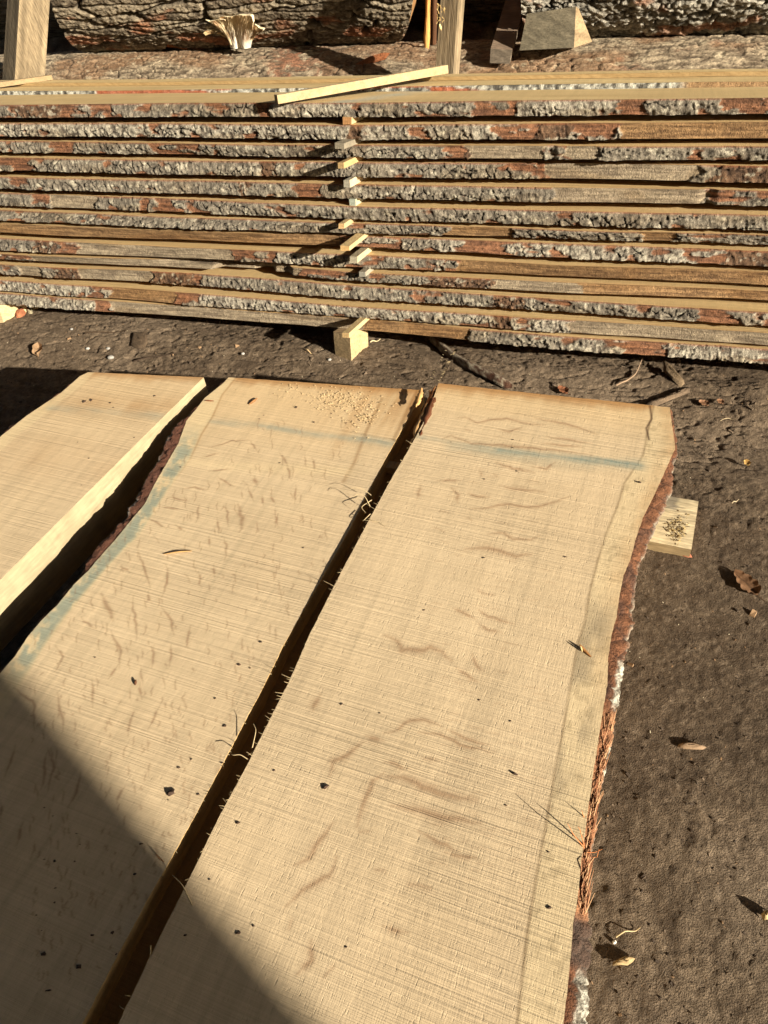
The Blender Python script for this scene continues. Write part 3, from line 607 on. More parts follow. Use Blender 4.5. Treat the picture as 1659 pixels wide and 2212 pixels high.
def flake(px, z, L, col, rot, group, label, name='bark_crumb', cat='bark crumb', thick=.35):
    """little irregular chip lying on a surface"""
    p = Pz(px[0], px[1], z); b = MB(); k = 9; a_ = np.linspace(0, 2*np.pi, k, endpoint=False)
    r = L/2*(.55+.6*rng.random(k)); xx = np.cos(a_)*r; yy = np.sin(a_)*r*rng.uniform(.35, .7)
    hs = L*thick*(.4+.6*rng.random(k))
    rings = [np.stack([xx, yy, 0*xx], -1), np.stack([xx*.85, yy*.85, hs*.7], -1), np.stack([xx*.25, yy*.25, hs*1.0+.1*L*thick], -1), np.stack([xx*.01, yy*.01, hs*0+L*thick*.9], -1)]
    b.grid(np.array(rings), col, wrap=True)
    o = b.build(name, M_FIB); o.location = p; o.rotation_euler = (0, 0, rot)
    return tag(o, label, cat, group)
DK = lin(66, 50, 38)
crumbsB = [((369, 1714), .020), ((428, 1716), .007), ((480, 1648), .007), ((386, 1658), .007), ((485, 1568), .008), ((563, 1387), .008), ((516, 1436), .009), ((540, 1443), .006), ((305, 1823), .008), ((292, 1888), .009), ((118, 1860), .007), ((97, 1856), .006), ((95, 2060), .01), ((199, 2020), .009), ((243, 2015), .008), ((104, 2140), .01), ((170, 2088), .011), ((640, 880), .010), ((678, 912), .010), ((560, 905), .006), ((748, 914), .007), ((604, 1000), .006), ((655, 1183), .006), ((390, 1009), .007), ((716, 893), .007), ((570, 897), .006), ((413, 1640), .006), ((205, 1420), .006)]
def crumb_field(z, items, label):
    b = MB()
    for px, L in items:
        p = Pz(px[0], px[1], z); k = 8; a_ = np.linspace(0, 2*np.pi, k, endpoint=False)+rng.uniform(0, 3); r = L/2*(.5+.7*rng.random(k)); xx = np.cos(a_)*r; yy = np.sin(a_)*r*rng.uniform(.3, .8); hs = L*.3*(.4+.6*rng.random(k))
        rings = np.array([np.stack([xx, yy, 0*xx], -1), np.stack([xx*.85, yy*.85, hs*.7], -1), np.stack([xx*.25, yy*.25, hs], -1), np.stack([xx*.01, yy*.01, hs*0+L*.28], -1)]); b.grid(rings+p, DK*rng.uniform(.7, 1.5), wrap=True)
    return tag(b.build('bark_crumbs', M_FIB), label, 'crumbs', kind='stuff')
big = [(((369, 1714), .022), ZB, 'largest dark bark crumb, with torn edges, on the sunny lower middle slab near the gap'), (((703, 1701), .015), ZC, 'pointed dark crumb on the widest slab, centre of the board'), (((1112, 1672), .013), ZC, 'dark crumb near the grain line on the right half of the widest slab'), (((1381, 1042), .013), ZC, 'brown crumb near the upper right live edge of the widest slab'), (((182, 868), .015), ZA, 'gray-brown crumb near the far end of the thick left slab, left one of a pair'), (((197, 864), .012), ZA, 'gray-brown crumb near the far end of the thick left slab, right one of a pair')]
for (px, L), z_, lb in big: flake(px, z_+.0005, L, DK, rng.uniform(0, 3), None, lb, thick=.35)
crumb_field(ZB+.0005, crumbsB[1:]+[((rng.uniform(60, 560), rng.uniform(1480, 2150)), rng.uniform(.003, .006)) for _ in range(14)], 'tiny dark bark crumbs sprinkled over the middle slab')
crumb_field(ZA+.0005, [((238, 870), .008), ((334, 855), .009), ((192, 990), .008), ((168, 955), .005), ((290, 945), .006), ((176, 1048), .005), ((245, 880), .007)], 'tiny dark bark crumbs sprinkled over the thick left slab')
crumb_field(ZC+.0005, [((738, 1521), .007), ((1220, 1203), .008), ((1047, 1035), .007), ((1117, 1018), .007), ((1045, 1205), .008), ((916, 1318), .006), ((820, 1540), .005), ((1103, 1558), .006), ((592, 1664), .006), ((514, 1778), .009), ((400, 2020), .007), ((514, 2015), .009), ((547, 2000), .006), ((452, 1900), .006), ((748, 2046), .005), ((1186, 1960), .009), ((1185, 1840), .006), ((1108, 967), .006), ((1108, 950), .007), ((975, 955), .005), ((1093, 1740), .005), ((1035, 1512), .005)], 'tiny dark bark crumbs sprinkled over the widest slab')
def sliver(name, label, cat, pts, z, r, col, group=None, mat=M_FIB, flat=.4):
    b = MB(); P = np.array([Pz(x, y, z+dz) for x, y, dz in pts]); o0 = P[0].copy(); P = P-o0
    t = np.linspace(0, 1, 10); Q = np.stack([np.interp(t, np.linspace(0, 1, len(P)), P[:, i]) for i in range(3)], -1)
    b.tube(Q, r*(.25+.75*np.sin(np.pi*np.clip(t*.9+.05, 0, 1))), col, 5); o = b.build(name, mat); o.location = o0
    return tag(o, label, cat, group)
sliver('wood_splinter', 'slim straw-coloured splinter lying near the middle of the middle slab', 'splinter', [(354, 1197, .003), (385, 1192, .006), (415, 1190, .004)], ZB, .0022, lin(180, 140, 88))
sliver('wood_splinter', 'dark splinter tilted up near the bark edge of the widest slab', 'splinter', [(1277, 1419, .002), (1262, 1404, .004), (1252, 1392, .010)], ZC, .0035, lin(150, 105, 60))
sliver('wood_splinter', 'tiny upright pale splinter near the bark edge of the widest slab', 'splinter', [(1258, 1408, .002), (1254, 1395, .014)], ZC, .0018, lin(205, 175, 120))
sliver('wood_splinter', 'short brown splinter on the sawdust end of the middle slab', 'splinter', [(538, 873, .003), (556, 860, .006)], ZB, .0040, lin(140, 100, 62))
sliver('wood_splinter', 'thin brown splinter across the left end of the middle slab', 'splinter', [(443, 865, .003), (462, 866, .004)], ZB, .0025, lin(130, 85, 55))
sliver('wood_splinter', 'small dark splinter standing on the shaded part of the middle slab near the gap', 'splinter', [(355, 1862, .002), (345, 1855, .006), (336, 1844, .014)], ZB, .0016, lin(120, 90, 60))
sliver('wood_splinter', 'dark upright splinter on the sunny left part of the middle slab', 'splinter', [(292, 1480, .001), (293, 1468, .006)], ZB, .003, lin(90, 60, 40))

# ================================================================== THE STACK
K = 1/1.823
ST = {150: [(414, 464), (483, 487, 537), (555, 600), (614, 624, 674), (688, 700, 745), (759, 762, 811), (820, 828, 872), (887, 923), (931, 945, 992), (1009, 1028), (1030, 1051, 1088), (1092, 1114, 1155), (1159, 1166, 1209)],
 750: [(406, 459), (481, 487, 540), (567, 606), (623, 631, 684), (700, 710, 760), (775, 784, 834), (841, 853, 898), (916, 947), (958, 979, 1019), (1026, 1058), (1060, 1078, 1123), (1130, 1155, 1200), (1205, 1250)],
 1420: [(402, 457), (484, 490, 545), (567, 617), (637, 694), (713, 727, 780), (799, 815, 863), (882, 919), (929, 976), (991, 1006, 1053), (1062, 1106), (1109, 1126, 1176), (1182, 1209, 1247), (1253, 1300)],
 2250: [(391, 450), (478, 485, 547), (576, 628), (643, 705), (725, 743, 800), (815, 835, 890), (916, 942), (949, 957, 1017), (1026, 1048, 1089), (1101, 1114, 1155), (1158, 1181, 1225), (1234, 1260, 1310), (1315, 1327, 1377)],
 2870: [(387, 448), (473, 484, 547), (580, 631), (651, 718), (738, 751, 807), (827, 845, 902), (931, 954), (968, 979, 1041), (1053, 1066, 1116), (1132, 1174), (1178, 1222, 1273), (1281, 1302, 1349), (1357, 1365, 1420)]}
LAY = []
for i in range(13):
    zb = []; zt = []; xx = []
    for x in ST:
        a_ = Ppl(x*K, ST[x][i][-2]*K, P0, LN)-P0; b_ = Ppl(x*K, ST[x][i][-1]*K, P0, LN)-P0; zb.append(b_@LZ); zt.append(a_@LZ); xx.append(b_@LX)
    LAY.append([np.array(xx), np.array(zb), np.array(zt)])
SL = .009; ZBOT = [float(np.mean(l[1]-SL*l[0])) for l in LAY]
ZTOP = [float(np.mean(l[2]-SL*l[0])) for l in LAY]
THK = [min(max(ZTOP[i]-ZBOT[i], .036), (ZBOT[i-1]-.019-ZBOT[i]) if i else .05) for i in range(13)]
def ray_slab(px, py, z0):
    d = ray(px, py)     # intersect with plane z = z0 + SL * ((p-P0).dX)
    n = LZ-SL*LX; p = P0+LZ*z0; tt = ((p-CP)@n)/(d@n); q = CP+d*tt
    return (q-P0)@LX, (q-P0)@LN
G_, W_, O_, B_, D_, N_ = 'gray', 'white', 'orange', 'bare', 'dark', 'baregray'
PATCH = [  # default, then (x0, x1, kind) in survey pixels across the picture
 (G_, [(40, 130, D_), (130, 255, O_), (560, 590, O_), (590, 740, W_), (1030, 1110, O_), (1110, 1330, W_), (1340, 1400, O_), (1560, 1659, O_)]),
 (W_, [(330, 345, O_), (540, 552, O_), (760, 800, D_), (900, 930, O_), (1075, 1160, O_), (1160, 1230, D_), (1230, 1345, O_), (1345, 1800, B_)]),
 (G_, [(0, 32, O_), (110, 165, O_), (335, 432, O_), (466, 478, O_), (960, 1000, O_), (1000, 1180, D_), (1010, 1180, N_), (1196, 1225, O_), (1225, 1290, N_)]),
 (G_, [(-200, 68, O_), (560, 600, D_), (1150, 1175, O_), (1175, 1500, N_), (1540, 1900, D_)]),
 (G_, [(28, 60, O_), (520, 540, D_), (640, 702, O_), (1190, 1515, N_)]),
 (G_, [(60, 102, O_), (102, 200, N_), (342, 412, O_)]),
 (G_, [(15, 40, O_), (975, 1110, B_), (1380, 1460, B_)]),
 (W_, [(-200, 738, B_), (738, 868, O_), (868, 930, G_), (990, 1120, O_), (1200, 1238, O_), (1470, 1560, O_), (1560, 1800, D_)]),
 (G_, [(75, 110, D_), (110, 160, O_), (160, 505, N_), (505, 590, O_), (590, 790, W_), (965, 995, O_), (995, 1900, B_)]),
 (G_, [(-200, 60, O_), (60, 640, N_), (640, 750, O_), (930, 1070, D_), (1070, 1250, N_), (1250, 1900, B_)]),
 (G_, [(30, 80, N_), (110, 165, D_), (165, 320, N_), (320, 420, D_), (1060, 1130, D_), (1500, 1900, O_)]),
 (W_, [(190, 235, O_), (235, 375, B_), (375, 432, O_), (1060, 1110, D_), (1240, 1900, N_)]),
 (W_, [(195, 230, O_), (230, 780, N_), (780, 1008, B_), (1008, 1180, G_), (1190, 1260, G_), (1300, 1440, O_)]),
]
SLABEL = ['topmost bark-edged slab of the stack, carrying the loose pale stick', 'second slab from the top, whitish lichen bark turning to bare brown wood at right', 'third slab down, with a bright orange bark patch left of the sticks', 'fourth slab down, gray bark at left and tan bare wood at right', 'fifth slab down, gray bark with a red-brown patch beside the sticks', 'sixth slab down, cracked gray bark with an orange knot at left', 'seventh slab down, gray bark set back into shadow at right', 'eighth slab down, bare orange-brown edge at left and whitish bark at right', 'ninth slab down, gray bark in the middle and long bare brown edge at right', 'tenth slab down, thin bare edge vanishing into a notch left of the sticks', 'eleventh slab down, rough gray bark with a wide sunlit lip at right', 'second slab from the bottom of the stack, whitish bark with a wide sunlit ledge', 'bottom slab of the stack, greenish bare edge resting on the block']
EXTRA_NOTCH = {9: [(470, 560, .05), (560, 610, .03)], 2: [(1190, 1200, .02)], 4: [(1512, 1535, .02)]}
PCOL = {G_: (lin(84, 76, 65), lin(142, 131, 112)), W_: (lin(98, 88, 75), lin(160, 150, 130)), O_: (lin(86, 60, 44), lin(146, 102, 72)), B_: (lin(96, 72, 48), lin(154, 121, 82)), D_: (lin(58, 44, 34), lin(120, 92, 68)), N_: (lin(106, 92, 74), lin(158, 141, 114))}
PREL = {G_: 0.004, W_: 0.005, O_: 0.0, B_: -.004, D_: .002, N_: -.004}
Xs = np.arange(-2.95, 2.25, .0032)
def pat_masks(i, Xg, Vg):
    """soft-edged kind masks for layer i on the strip grid"""
    base, lst = PATCH[i]; M = {k: np.zeros(Xg.shape) for k in PCOL}; M[base] += 1.0
    for x0, x1, kind in lst:
        y = ST[1420][i][-1]*K
        a_ = ray_slab(x0, ST[150][i][-1]*K+(ST[2870][i][-1]-ST[150][i][-1])*K*(x0/1659), ZBOT[i])[0]; b_ = ray_slab(x1, ST[150][i][-1]*K+(ST[2870][i][-1]-ST[150][i][-1])*K*(x1/1659), ZBOT[i])[0]
        wob = .09*(fbm(Xg*14, Vg*1.6, 700+i, 4)-.5)
        m = sst(a_-.002, a_+.002, Xg+wob)*sst(b_+.002, b_-.002, Xg+wob)
        if kind == O_: m = m*sst(.40, .47, fbm(Xg*15+i*7, Vg*1.5, 720+i, 3)+.12*np.abs(fbm(Xg*60, Vg*5, 721, 2)-.5))
        for k in M: M[k] = M[k]*(1-m)
        M[kind] = M[kind]+m
    # scattered small inner-bark patches
    sp_ = sst(.68, .76, fbm(Xg*14+i*13.7, Vg*1.4, 740+i, 3))*(M[G_]+M[W_])
    for k in (G_, W_): M[k] = M[k]*(1-sp_)
    M[O_] = M[O_]+sp_
    return M
TOPC = mix(lin(204, 176, 122), lin(204, 176, 122), np.zeros(1))[0]
def dep(px, S_, z0):
    return ray_slab(px*K, S_*K, z0)[1]
BK0 = (dep(150, 375, ZBOT[0]+THK[0]), dep(2870, 345, ZBOT[0]+THK[0]))
def stack_slab(i):
    root = stack_frame('sawn_slab'); tag(root, SLABEL[i], 'slab', 'slabs piled in the stickered stack')
    th = THK[i]; xs_, ob_, ot_ = [], [], []
    for x in ST:
        yb = ST[x][i][-1]*K; yt = ST[x][i][-2]*K
        X_, nb = ray_slab(x*K, yb, ZBOT[i]); Xt, nt = ray_slab(x*K, yt, ZBOT[i]+th)
        if len(ST[x][i]) == 2 and i: nt = min(nt, nb+.006)
        nt = min(max(nt, nb-.02), nb+.03)
        xs_.append(X_); ob_.append(nb); ot_.append(nt)
    xs_ = np.array(xs_)
    f = lambda arr, X: np.interp(X, xs_, arr)
    K_ = 15; v = np.linspace(0, 1, K_)[None]; Xg = Xs[:, None]+0*v; Vg = v+0*Xg
    cb = f(ob_, Xs)[:, None]; ct = f(ot_, Xs)[:, None]
    wave = .016*(fbm(Xs*3.1+i*5, Xs*0, 760+i, 3)-.5)[:, None]; sag = .006*(fbm(Xs*1.3+i*.35, Xs*0, 761, 2)-.5)[:, None]
    Yc = cb*(1-v)+ct*v+wave
    M = pat_masks(i, Xg, Vg)
    warp = .25*fbm(Xg*30, Vg*3, 800+i, 2)
    w1 = worley(Xg*24+i*31+warp, Vg*1.5+i*7+warp, 810+i); w2 = worley(Xg*60+i*11, Vg*3.2, 830+i)
    ck = sst(.08, .0, w1[1]-w1[0])*sst(.42, .58, fbm(Xg*6+i, Vg*2, 850+i, 2)); ck2 = sst(.14, 0, w2[1]-w2[0])*.5*sst(.4, .6, fbm(Xg*9+i*3, Vg*2, 851+i, 2)); vst = fbm(Xg*150+Vg*1.5, Vg*1.6+i*3, 852+i, 3)
    fine = fbm(Xg*95+i*3, Vg*6, 860+i, 4); mid = fbm(Xg*34+i*9, Vg*2.3, 870+i, 3); strk = fbm(Xg*14+Vg*1.2, Vg*12, 880+i, 3)
    barkm = np.clip(M[G_]+M[W_]+M[D_], 0, 1); om = M[O_]; bare = M[B_]+M[N_]
    rel = sum(M[k]*PREL[k] for k in M) + barkm*((mid-.5)*.012+(fine-.5)*.007+(vst-.5)*.007-ck*.013-ck2*.003)+om*((strk-.5)*.010+(fine-.5)*.005)+bare*((strk-.5)*.0035)
    env = 1-.6*sst(.55, 1, v)
    Yg = Yc-rel*env
    # bulge of the bark between the two sawn faces
    Yg = Yg-.003*barkm*np.sin(np.pi*v)
    for x0, x1, dpt in EXTRA_NOTCH.get(i, []):
        a_ = ray_slab(x0, ST[750][i][-1]*K, ZBOT[i])[0]; b_ = ray_slab(x1, ST[1420][i][-1]*K, ZBOT[i])[0]; Yg = Yg+dpt*sst(a_-.02, a_+.02, Xg)*sst(b_+.02, b_-.02, Xg)
    if i == 9:   # the wane tapers to a point
        a_ = ray_slab(440, ST[750][i][-1]*K, ZBOT[i])[0]; Yg = Yg+.06*sst(a_-.22, a_+.02, Xg)*sst(a_+.30, a_+.05, Xg)*sst(.2, 1.0, v)
    zoff = ZBOT[i]+SL*Xg+th*v+sag-.003*sst(.45, .8, fbm(Xg*40, Vg*0, 890+i, 4))*(v < .01)*barkm
    c = 0
    for k, (c0, c1) in PCOL.items():
        tt = sst(.25, .75, fine*.4+mid*.25+vst*.35) if k in (G_, W_, D_) else sst(.25, .75, strk*.7+fine*.3)
        if k == W_: tt = sst(.36, .62, fine*.6+vst*.4)
        c = c+M[k][..., None]*mix(c0, c1, tt)
    c = mix(c, lin(196, 186, 160), barkm*sst(.62, .74, fbm(Xg*55+i*5, Vg*4, 900+i, 3))*.5)
    c = mix(c, lin(30, 22, 17), np.clip(ck*barkm+ck2*barkm*.35, 0, 1)*.85)
    c = mix(c, lin(150, 88, 56), .55*sst(.90, .96, v)*barkm)   # inner bark line just under the sawn face
    c = mix(c, c*np.array([.8, .72, .62]), .6*sst(.55, .72, fbm(Xg*5+i*2, Vg*.8, 910+i, 2)))
    b = MB(); b.grid(np.stack([Xg, Yg, zoff], -1), c, flip=False)
    b.build('bark_edge', M_BARK, root)
    # sawn board: top face starts at the bark strip's upper edge
    yt = Yg[:, -1]; yb = Yg[:, 0]; dep = .42 if i else 0.0
    ub = np.array([0, .008, .03, .07, .14, .25, .42]) if i else np.linspace(0, 1, 7)*.10
    Xt = Xs[:, None]+0*ub[None]; Yt = yt[:, None]+ub[None]
    if i == 0:
        back = np.interp(Xs, [-1.06, 1.186], BK0)+.004; Yt = yt[:, None]+(back-yt)[:, None]*np.linspace(0, 1, 7)[None]
    n = fbm(Xt*4+i, Yt*60, 920+i, 3); cc = mix(lin(186, 156, 106), lin(214, 186, 132), n); cc = mix(cc, lin(205, 150, 100), .5*sst(.012, .0, Yt-yt[:, None])*(0 if i == 0 else 1))
    if i == 0:
        cc = mix(cc, lin(168, 172, 158), .75*np.clip(np.exp(-((Xt-.02-Yt*.6)/.06)**2)*fbm(Xt*6, Yt*40, 930, 2)*1.5, 0, 1))
    zt = ZBOT[i]+SL*Xt+th+.0004+sag
    b = MB(); b.grid(np.stack([Xt, Yt, zt], -1), np.clip(cc, 0, 1), flip=False)
    Yu = yb[:, None]+(Yt-yt[:, None]); b.grid(np.stack([Xt, Yu, ZBOT[i]+SL*Xt-.0004+sag], -1)[:, ::2], lin(150, 118, 76), flip=True)
    b.grid(np.stack([Xs[:, None]+0*ub[None][:, :2], np.stack([Yt[:, -1], Yu[:, -1]], -1), np.stack([zt[:, -1], zt[:, -1]-th], -1)], -1), C_BROWN*.7, flip=True)
    for e, fl in ((0, True), (-1, False)):
        Pq = np.stack([np.stack([Xt[e], Yt[e], zt[e]], -1), np.stack([Xt[e], Yu[e], zt[e]-th], -1)], 0); b.grid(Pq, C_OAK*.7, flip=fl)
    b.build('board', M_OAKX, root)
    return root
for i in range(13): stack_slab(i)

# boards lying on top behind the first slab
def top_board(label, yf, yb, zf, zt, barky, seed, zs=SL):
    root = stack_frame('sawn_slab'); tag(root, label, 'slab', 'slabs piled in the stickered stack')
    Xq = np.arange(-2.95, 2.25, .0045); v = np.linspace(0, 1, 8)[None]; Xg = Xq[:, None]+0*v; z0 = np.interp(Xq, [-1.05, 1.18], zf)[:, None]; z1 = np.interp(Xq, [-1.05, 1.18], zt)[:, None]
    y0 = np.interp(Xq, [-1.05, 1.18], yf)[:, None]; y1 = np.interp(Xq, [-1.05, 1.18], yb)[:, None]
    fine = fbm(Xg*80+seed, v*4+0*Xg, seed, 4)
    b = MB()
    if barky:
        Yg = y0-.007*(fine-.5)-.008*(fbm(Xg*25, v*2+0*Xg, seed+5, 2)-.5)*np.sin(np.pi*v*.95)
        c = mix(lin(80, 76, 68), lin(190, 186, 168), sst(.35, .65, fine)); om = sst(.62, .66, fbm(Xg*3.0, v*.7+0*Xg, seed+6, 3)); c = mix(c, lin(160, 90, 58), om*.9)
        c = mix(c, lin(150, 120, 84), sst(1.05, 1.1, Xg))
        b2 = MB(); b2.grid(np.stack([Xg, Yg, z0*(1-v)+z1*v], -1), c); b2.build('bark_edge', M_BARK, root)
    else:
        c = mix(lin(136, 110, 70), lin(172, 144, 98), fbm(Xg*90+v*3, v*2+0*Xg, seed, 2)); b.grid(np.stack([Xg, y0+0*Xg, z0*(1-v)+z1*v], -1), c)
    u = np.linspace(0, 1, 6)[None]; Yt = y0*(1-u)+y1*u; Xt = Xq[:, None]+0*u
    b.grid(np.stack([Xt, Yt, z1+0*u+.0003], -1), mix(lin(190, 160, 108), lin(222, 196, 142), fbm(Xt*4, Yt*80, seed+8, 3)))
    b.grid(np.stack([Xt, Yt, z0+0*u], -1)[:, [0, -1]], C_OAK*.6, flip=True)
    b.grid(np.stack([Xt[:, :2], np.repeat(y1, 2, 1), np.concatenate([z1, z0], 1)], -1), C_OAK*.6, flip=True)
    b.build('board', M_OAKX, root)
t0 = ZBOT[0]+THK[0]
def zat(px, S_, dn):      # height of the survey point on the vertical plane dn behind the stack face
    return float((Ppl(px*K, S_*K, P0+LN*dn, LN)-P0)@LZ)
mf0, mf1 = BK0[0]+.008, BK0[1]+.008
m_t = (zat(150, 358, mf0), zat(2870, 322, mf1)); nf0, nf1 = .150, .165
def depth_at(px, S_, z):
    q = Ppl(px*K, S_*K, P0+LZ*z, LZ)-P0; return float(q@LN)
m_b = (depth_at(150, 341, m_t[0]), depth_at(2870, 302, m_t[1]))
n_t = (zat(150, 327, m_b[0]), zat(2250, 290, m_b[1])+.003)
n_b = (depth_at(150, 315, n_t[0]), depth_at(2250, 277, n_t[1]))
NB = (L2W(-1.05, n_b[0], n_t[0]), L2W(.76, n_b[1], n_t[1]))
print('NBw', [float((q-P0)@nY) for q in NB], [q[2] for q in NB])
print('MT', m_t, m_b, n_t, n_b, 't0', t0, 'THK', [round(x, 3) for x in THK])
top_board('narrow slab with a thin whitish bark strip lying behind the topmost slab', (mf0, mf1), (m_b[0]+.03, m_b[1]+.03), (m_t[0]-.042, m_t[1]-.042), m_t, True, 951)
top_board('rearmost pale board on the stack with a plain tan sawn edge facing front', (m_b[0]+.002, m_b[1]+.002), n_b, (m_t[0]+.0015, m_t[1]+.0015), n_t, False, 952)

# spacer sticks between the layers
def skew_box(name, label, cat, p_fl, wvec, dvec, h, mat, cfront, cside, ctop, group=None, zsl=0.0):
    """bar with its front face at p_fl (lower left), width wvec, running back along dvec"""
    b = MB(); p = np.zeros(3); w = np.asarray(wvec); d = np.asarray(dvec); u = LZ*h
    q = [p, p+w, p+w+d, p+d, p+u, p+w+u, p+w+d+u, p+d+u]; q = [np.array(a_)+rng.normal(0, .0006, 3) for a_ in q]
    for f, c in (((0, 1, 5, 4), cfront), ((1, 2, 6, 5), cside), ((4, 5, 6, 7), ctop), ((3, 0, 4, 7), cside), ((2, 3, 7, 6), cside), ((3, 2, 1, 0), ctop)):
        A_ = [q[k] for k in f]; n = 10; m = 14; s_ = np.linspace(0, 1, n)[:, None, None]; r_ = np.linspace(0, 1, m)[None, :, None]
        Pq = (A_[0]*(1-s_)+A_[1]*s_)*(1-r_)+(A_[3]*(1-s_)+A_[2]*s_)*r_
        nn = fbm(Pq[..., 0]*60+Pq[..., 2]*90, Pq[..., 1]*60+Pq[..., 2]*40, 960, 3)
        b.grid(Pq, mix(np.asarray(c)*.78, np.asarray(c)*1.15, nn), smooth=False, flip=True)
    o = b.build(name, mat); o.location = p_fl
    return tag(o, label, cat, group)
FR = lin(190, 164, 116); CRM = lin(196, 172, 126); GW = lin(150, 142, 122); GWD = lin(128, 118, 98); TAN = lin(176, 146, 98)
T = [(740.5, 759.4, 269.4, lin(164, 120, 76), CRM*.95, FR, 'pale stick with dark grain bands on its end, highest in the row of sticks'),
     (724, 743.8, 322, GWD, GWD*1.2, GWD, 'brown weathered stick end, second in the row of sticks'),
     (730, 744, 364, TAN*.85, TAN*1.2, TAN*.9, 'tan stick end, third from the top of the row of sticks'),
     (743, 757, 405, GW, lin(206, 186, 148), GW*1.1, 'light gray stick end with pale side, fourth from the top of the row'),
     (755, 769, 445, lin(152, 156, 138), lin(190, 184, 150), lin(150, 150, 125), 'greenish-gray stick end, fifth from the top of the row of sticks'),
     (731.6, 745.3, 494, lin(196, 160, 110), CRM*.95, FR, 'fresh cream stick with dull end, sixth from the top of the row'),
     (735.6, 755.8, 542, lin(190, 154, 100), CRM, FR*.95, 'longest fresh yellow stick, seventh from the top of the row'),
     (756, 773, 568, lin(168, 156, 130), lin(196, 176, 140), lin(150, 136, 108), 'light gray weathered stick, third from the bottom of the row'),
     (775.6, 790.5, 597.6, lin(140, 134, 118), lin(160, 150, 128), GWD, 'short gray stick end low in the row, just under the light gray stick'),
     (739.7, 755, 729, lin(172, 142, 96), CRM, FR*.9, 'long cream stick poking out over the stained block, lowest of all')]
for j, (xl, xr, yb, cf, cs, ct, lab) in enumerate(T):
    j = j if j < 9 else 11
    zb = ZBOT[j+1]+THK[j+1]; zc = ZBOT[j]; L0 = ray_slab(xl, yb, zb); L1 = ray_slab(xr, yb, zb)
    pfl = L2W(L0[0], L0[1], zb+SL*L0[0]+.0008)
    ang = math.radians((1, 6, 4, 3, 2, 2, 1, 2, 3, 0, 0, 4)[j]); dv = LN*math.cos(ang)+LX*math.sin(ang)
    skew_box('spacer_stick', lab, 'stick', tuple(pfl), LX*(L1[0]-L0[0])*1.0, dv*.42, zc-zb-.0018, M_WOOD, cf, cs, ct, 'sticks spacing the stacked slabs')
for j, wh in ((9, 'second gap from the bottom, above a wide sunlit lip'), (10, 'lower gap just above the whitish ledge')):
    zb = ZBOT[j+1]+THK[j+1]; zc = ZBOT[j]; pfl = L2W(.02, .06, zb+SL*.02+.0008)
    skew_box('spacer_stick', 'thin stick in shadow in the %s' % wh, 'stick', tuple(pfl), LX*.028, LN*.36, max(zc-zb-.0018, .006), M_WOOD, TAN, TAN, TAN, 'hidden sticks between the lowest slabs')
# bottom stick and block
zbk = ZBOT[12]+SL*0
def pl_at(x, y, z): return Ppl(x, y, P0+LZ*z, LZ)
pb = pl_at(723.5, 766, .0)-LZ*.012; pbr = pl_at(759, 775, 0.0)-LZ*.012
blk = skew_box('wood_block', 'square pale block with brown stain rings under the middle of the bottom slab', 'block', tuple(pb), pbr-pb, (LN*math.cos(.22)+LX*math.sin(.22))*.13, zbk-.0018+.012, M_WX, lin(146, 124, 90), lin(186, 160, 116), lin(140, 116, 84))
pb2 = onground(-60, 705)
skew_box('wood_block', 'bright cream block at the far left under the bottom slab', 'block', tuple(pb2-np.array([0, 0, .01])), Pz(8, 700, 0)-Pz(-60, 705, 0), (LN*math.cos(.3)+LX*math.sin(.3))*.25, .10, M_WX, CRM*.8, CRM, CRM)

# loose sticks on top
def bar_between(name, label, cat, a_, b_, w, h, mat, cols, seed=0):
    a_ = np.array(a_); b_ = np.array(b_); t = (b_-a_)/np.linalg.norm(b_-a_); side = np.cross(t, LZ); side /= np.linalg.norm(side); up = np.cross(side, t)
    b = MB(); n = 60; s_ = np.linspace(0, 1, n)
    for (o0, o1), c in ((((0, 0), (0, 1)), cols[0]), (((0, 1), (1, 1)), cols[1]), (((1, 1), (1, 0)), cols[0]), (((1, 0), (0, 0)), cols[1])):
        P = []
        for q in np.linspace(0, 1, 6):
            u_ = o0[0]*(1-q)+o1[0]*q; v_ = o0[1]*(1-q)+o1[1]*q; P.append((b_-a_)[None]*s_[:, None]+side*w*(u_-.5)*(-1)*1.0*1+up*h*v_)
        P = np.stack(P, 1); b.grid(P, mix(np.asarray(c)*.86, np.asarray(c)*1.08, fbm(s_[:, None]*40+seed, np.linspace(0, 3, 6)[None]+seed, 970, 3)), flip=True, smooth=False)
    for e in (0, -1):
        base = (b_-a_)*(0 if e == 0 else 1); P = np.array([[base+side*w*.5*(-1)*(-1)+up*0, base-side*w*.5], [base+side*w*.5+up*h, base-side*w*.5+up*h]]); b.grid(P, np.asarray(cols[2]), smooth=False, flip=(e != 0))
    o = b.build(name, mat); o.location = a_
    return tag(o, label, cat)
pa = pl_at(598, 224, t0+.003); pbk = pl_at(964, 158, n_t[1]+.004)
bar_between('loose_stick', 'long pale yellow stick lying slantwise on top of the stack', 'stick', pa, pbk, .026, .026, M_WOOD, (lin(176, 152, 112), lin(182, 160, 120), lin(150, 126, 90)))
pl_ = pl_at(-30, 192, m_t[0]+.004); pr_ = pl_at(112, 172, n_t[0]+.003)
bar_between('loose_stick', 'weathered tan stick lying at the left end of the stack top', 'stick', pl_, pr_, .030, .018, M_WOOD, (lin(148, 126, 92), lin(160, 138, 102), lin(130, 108, 76)), 3)

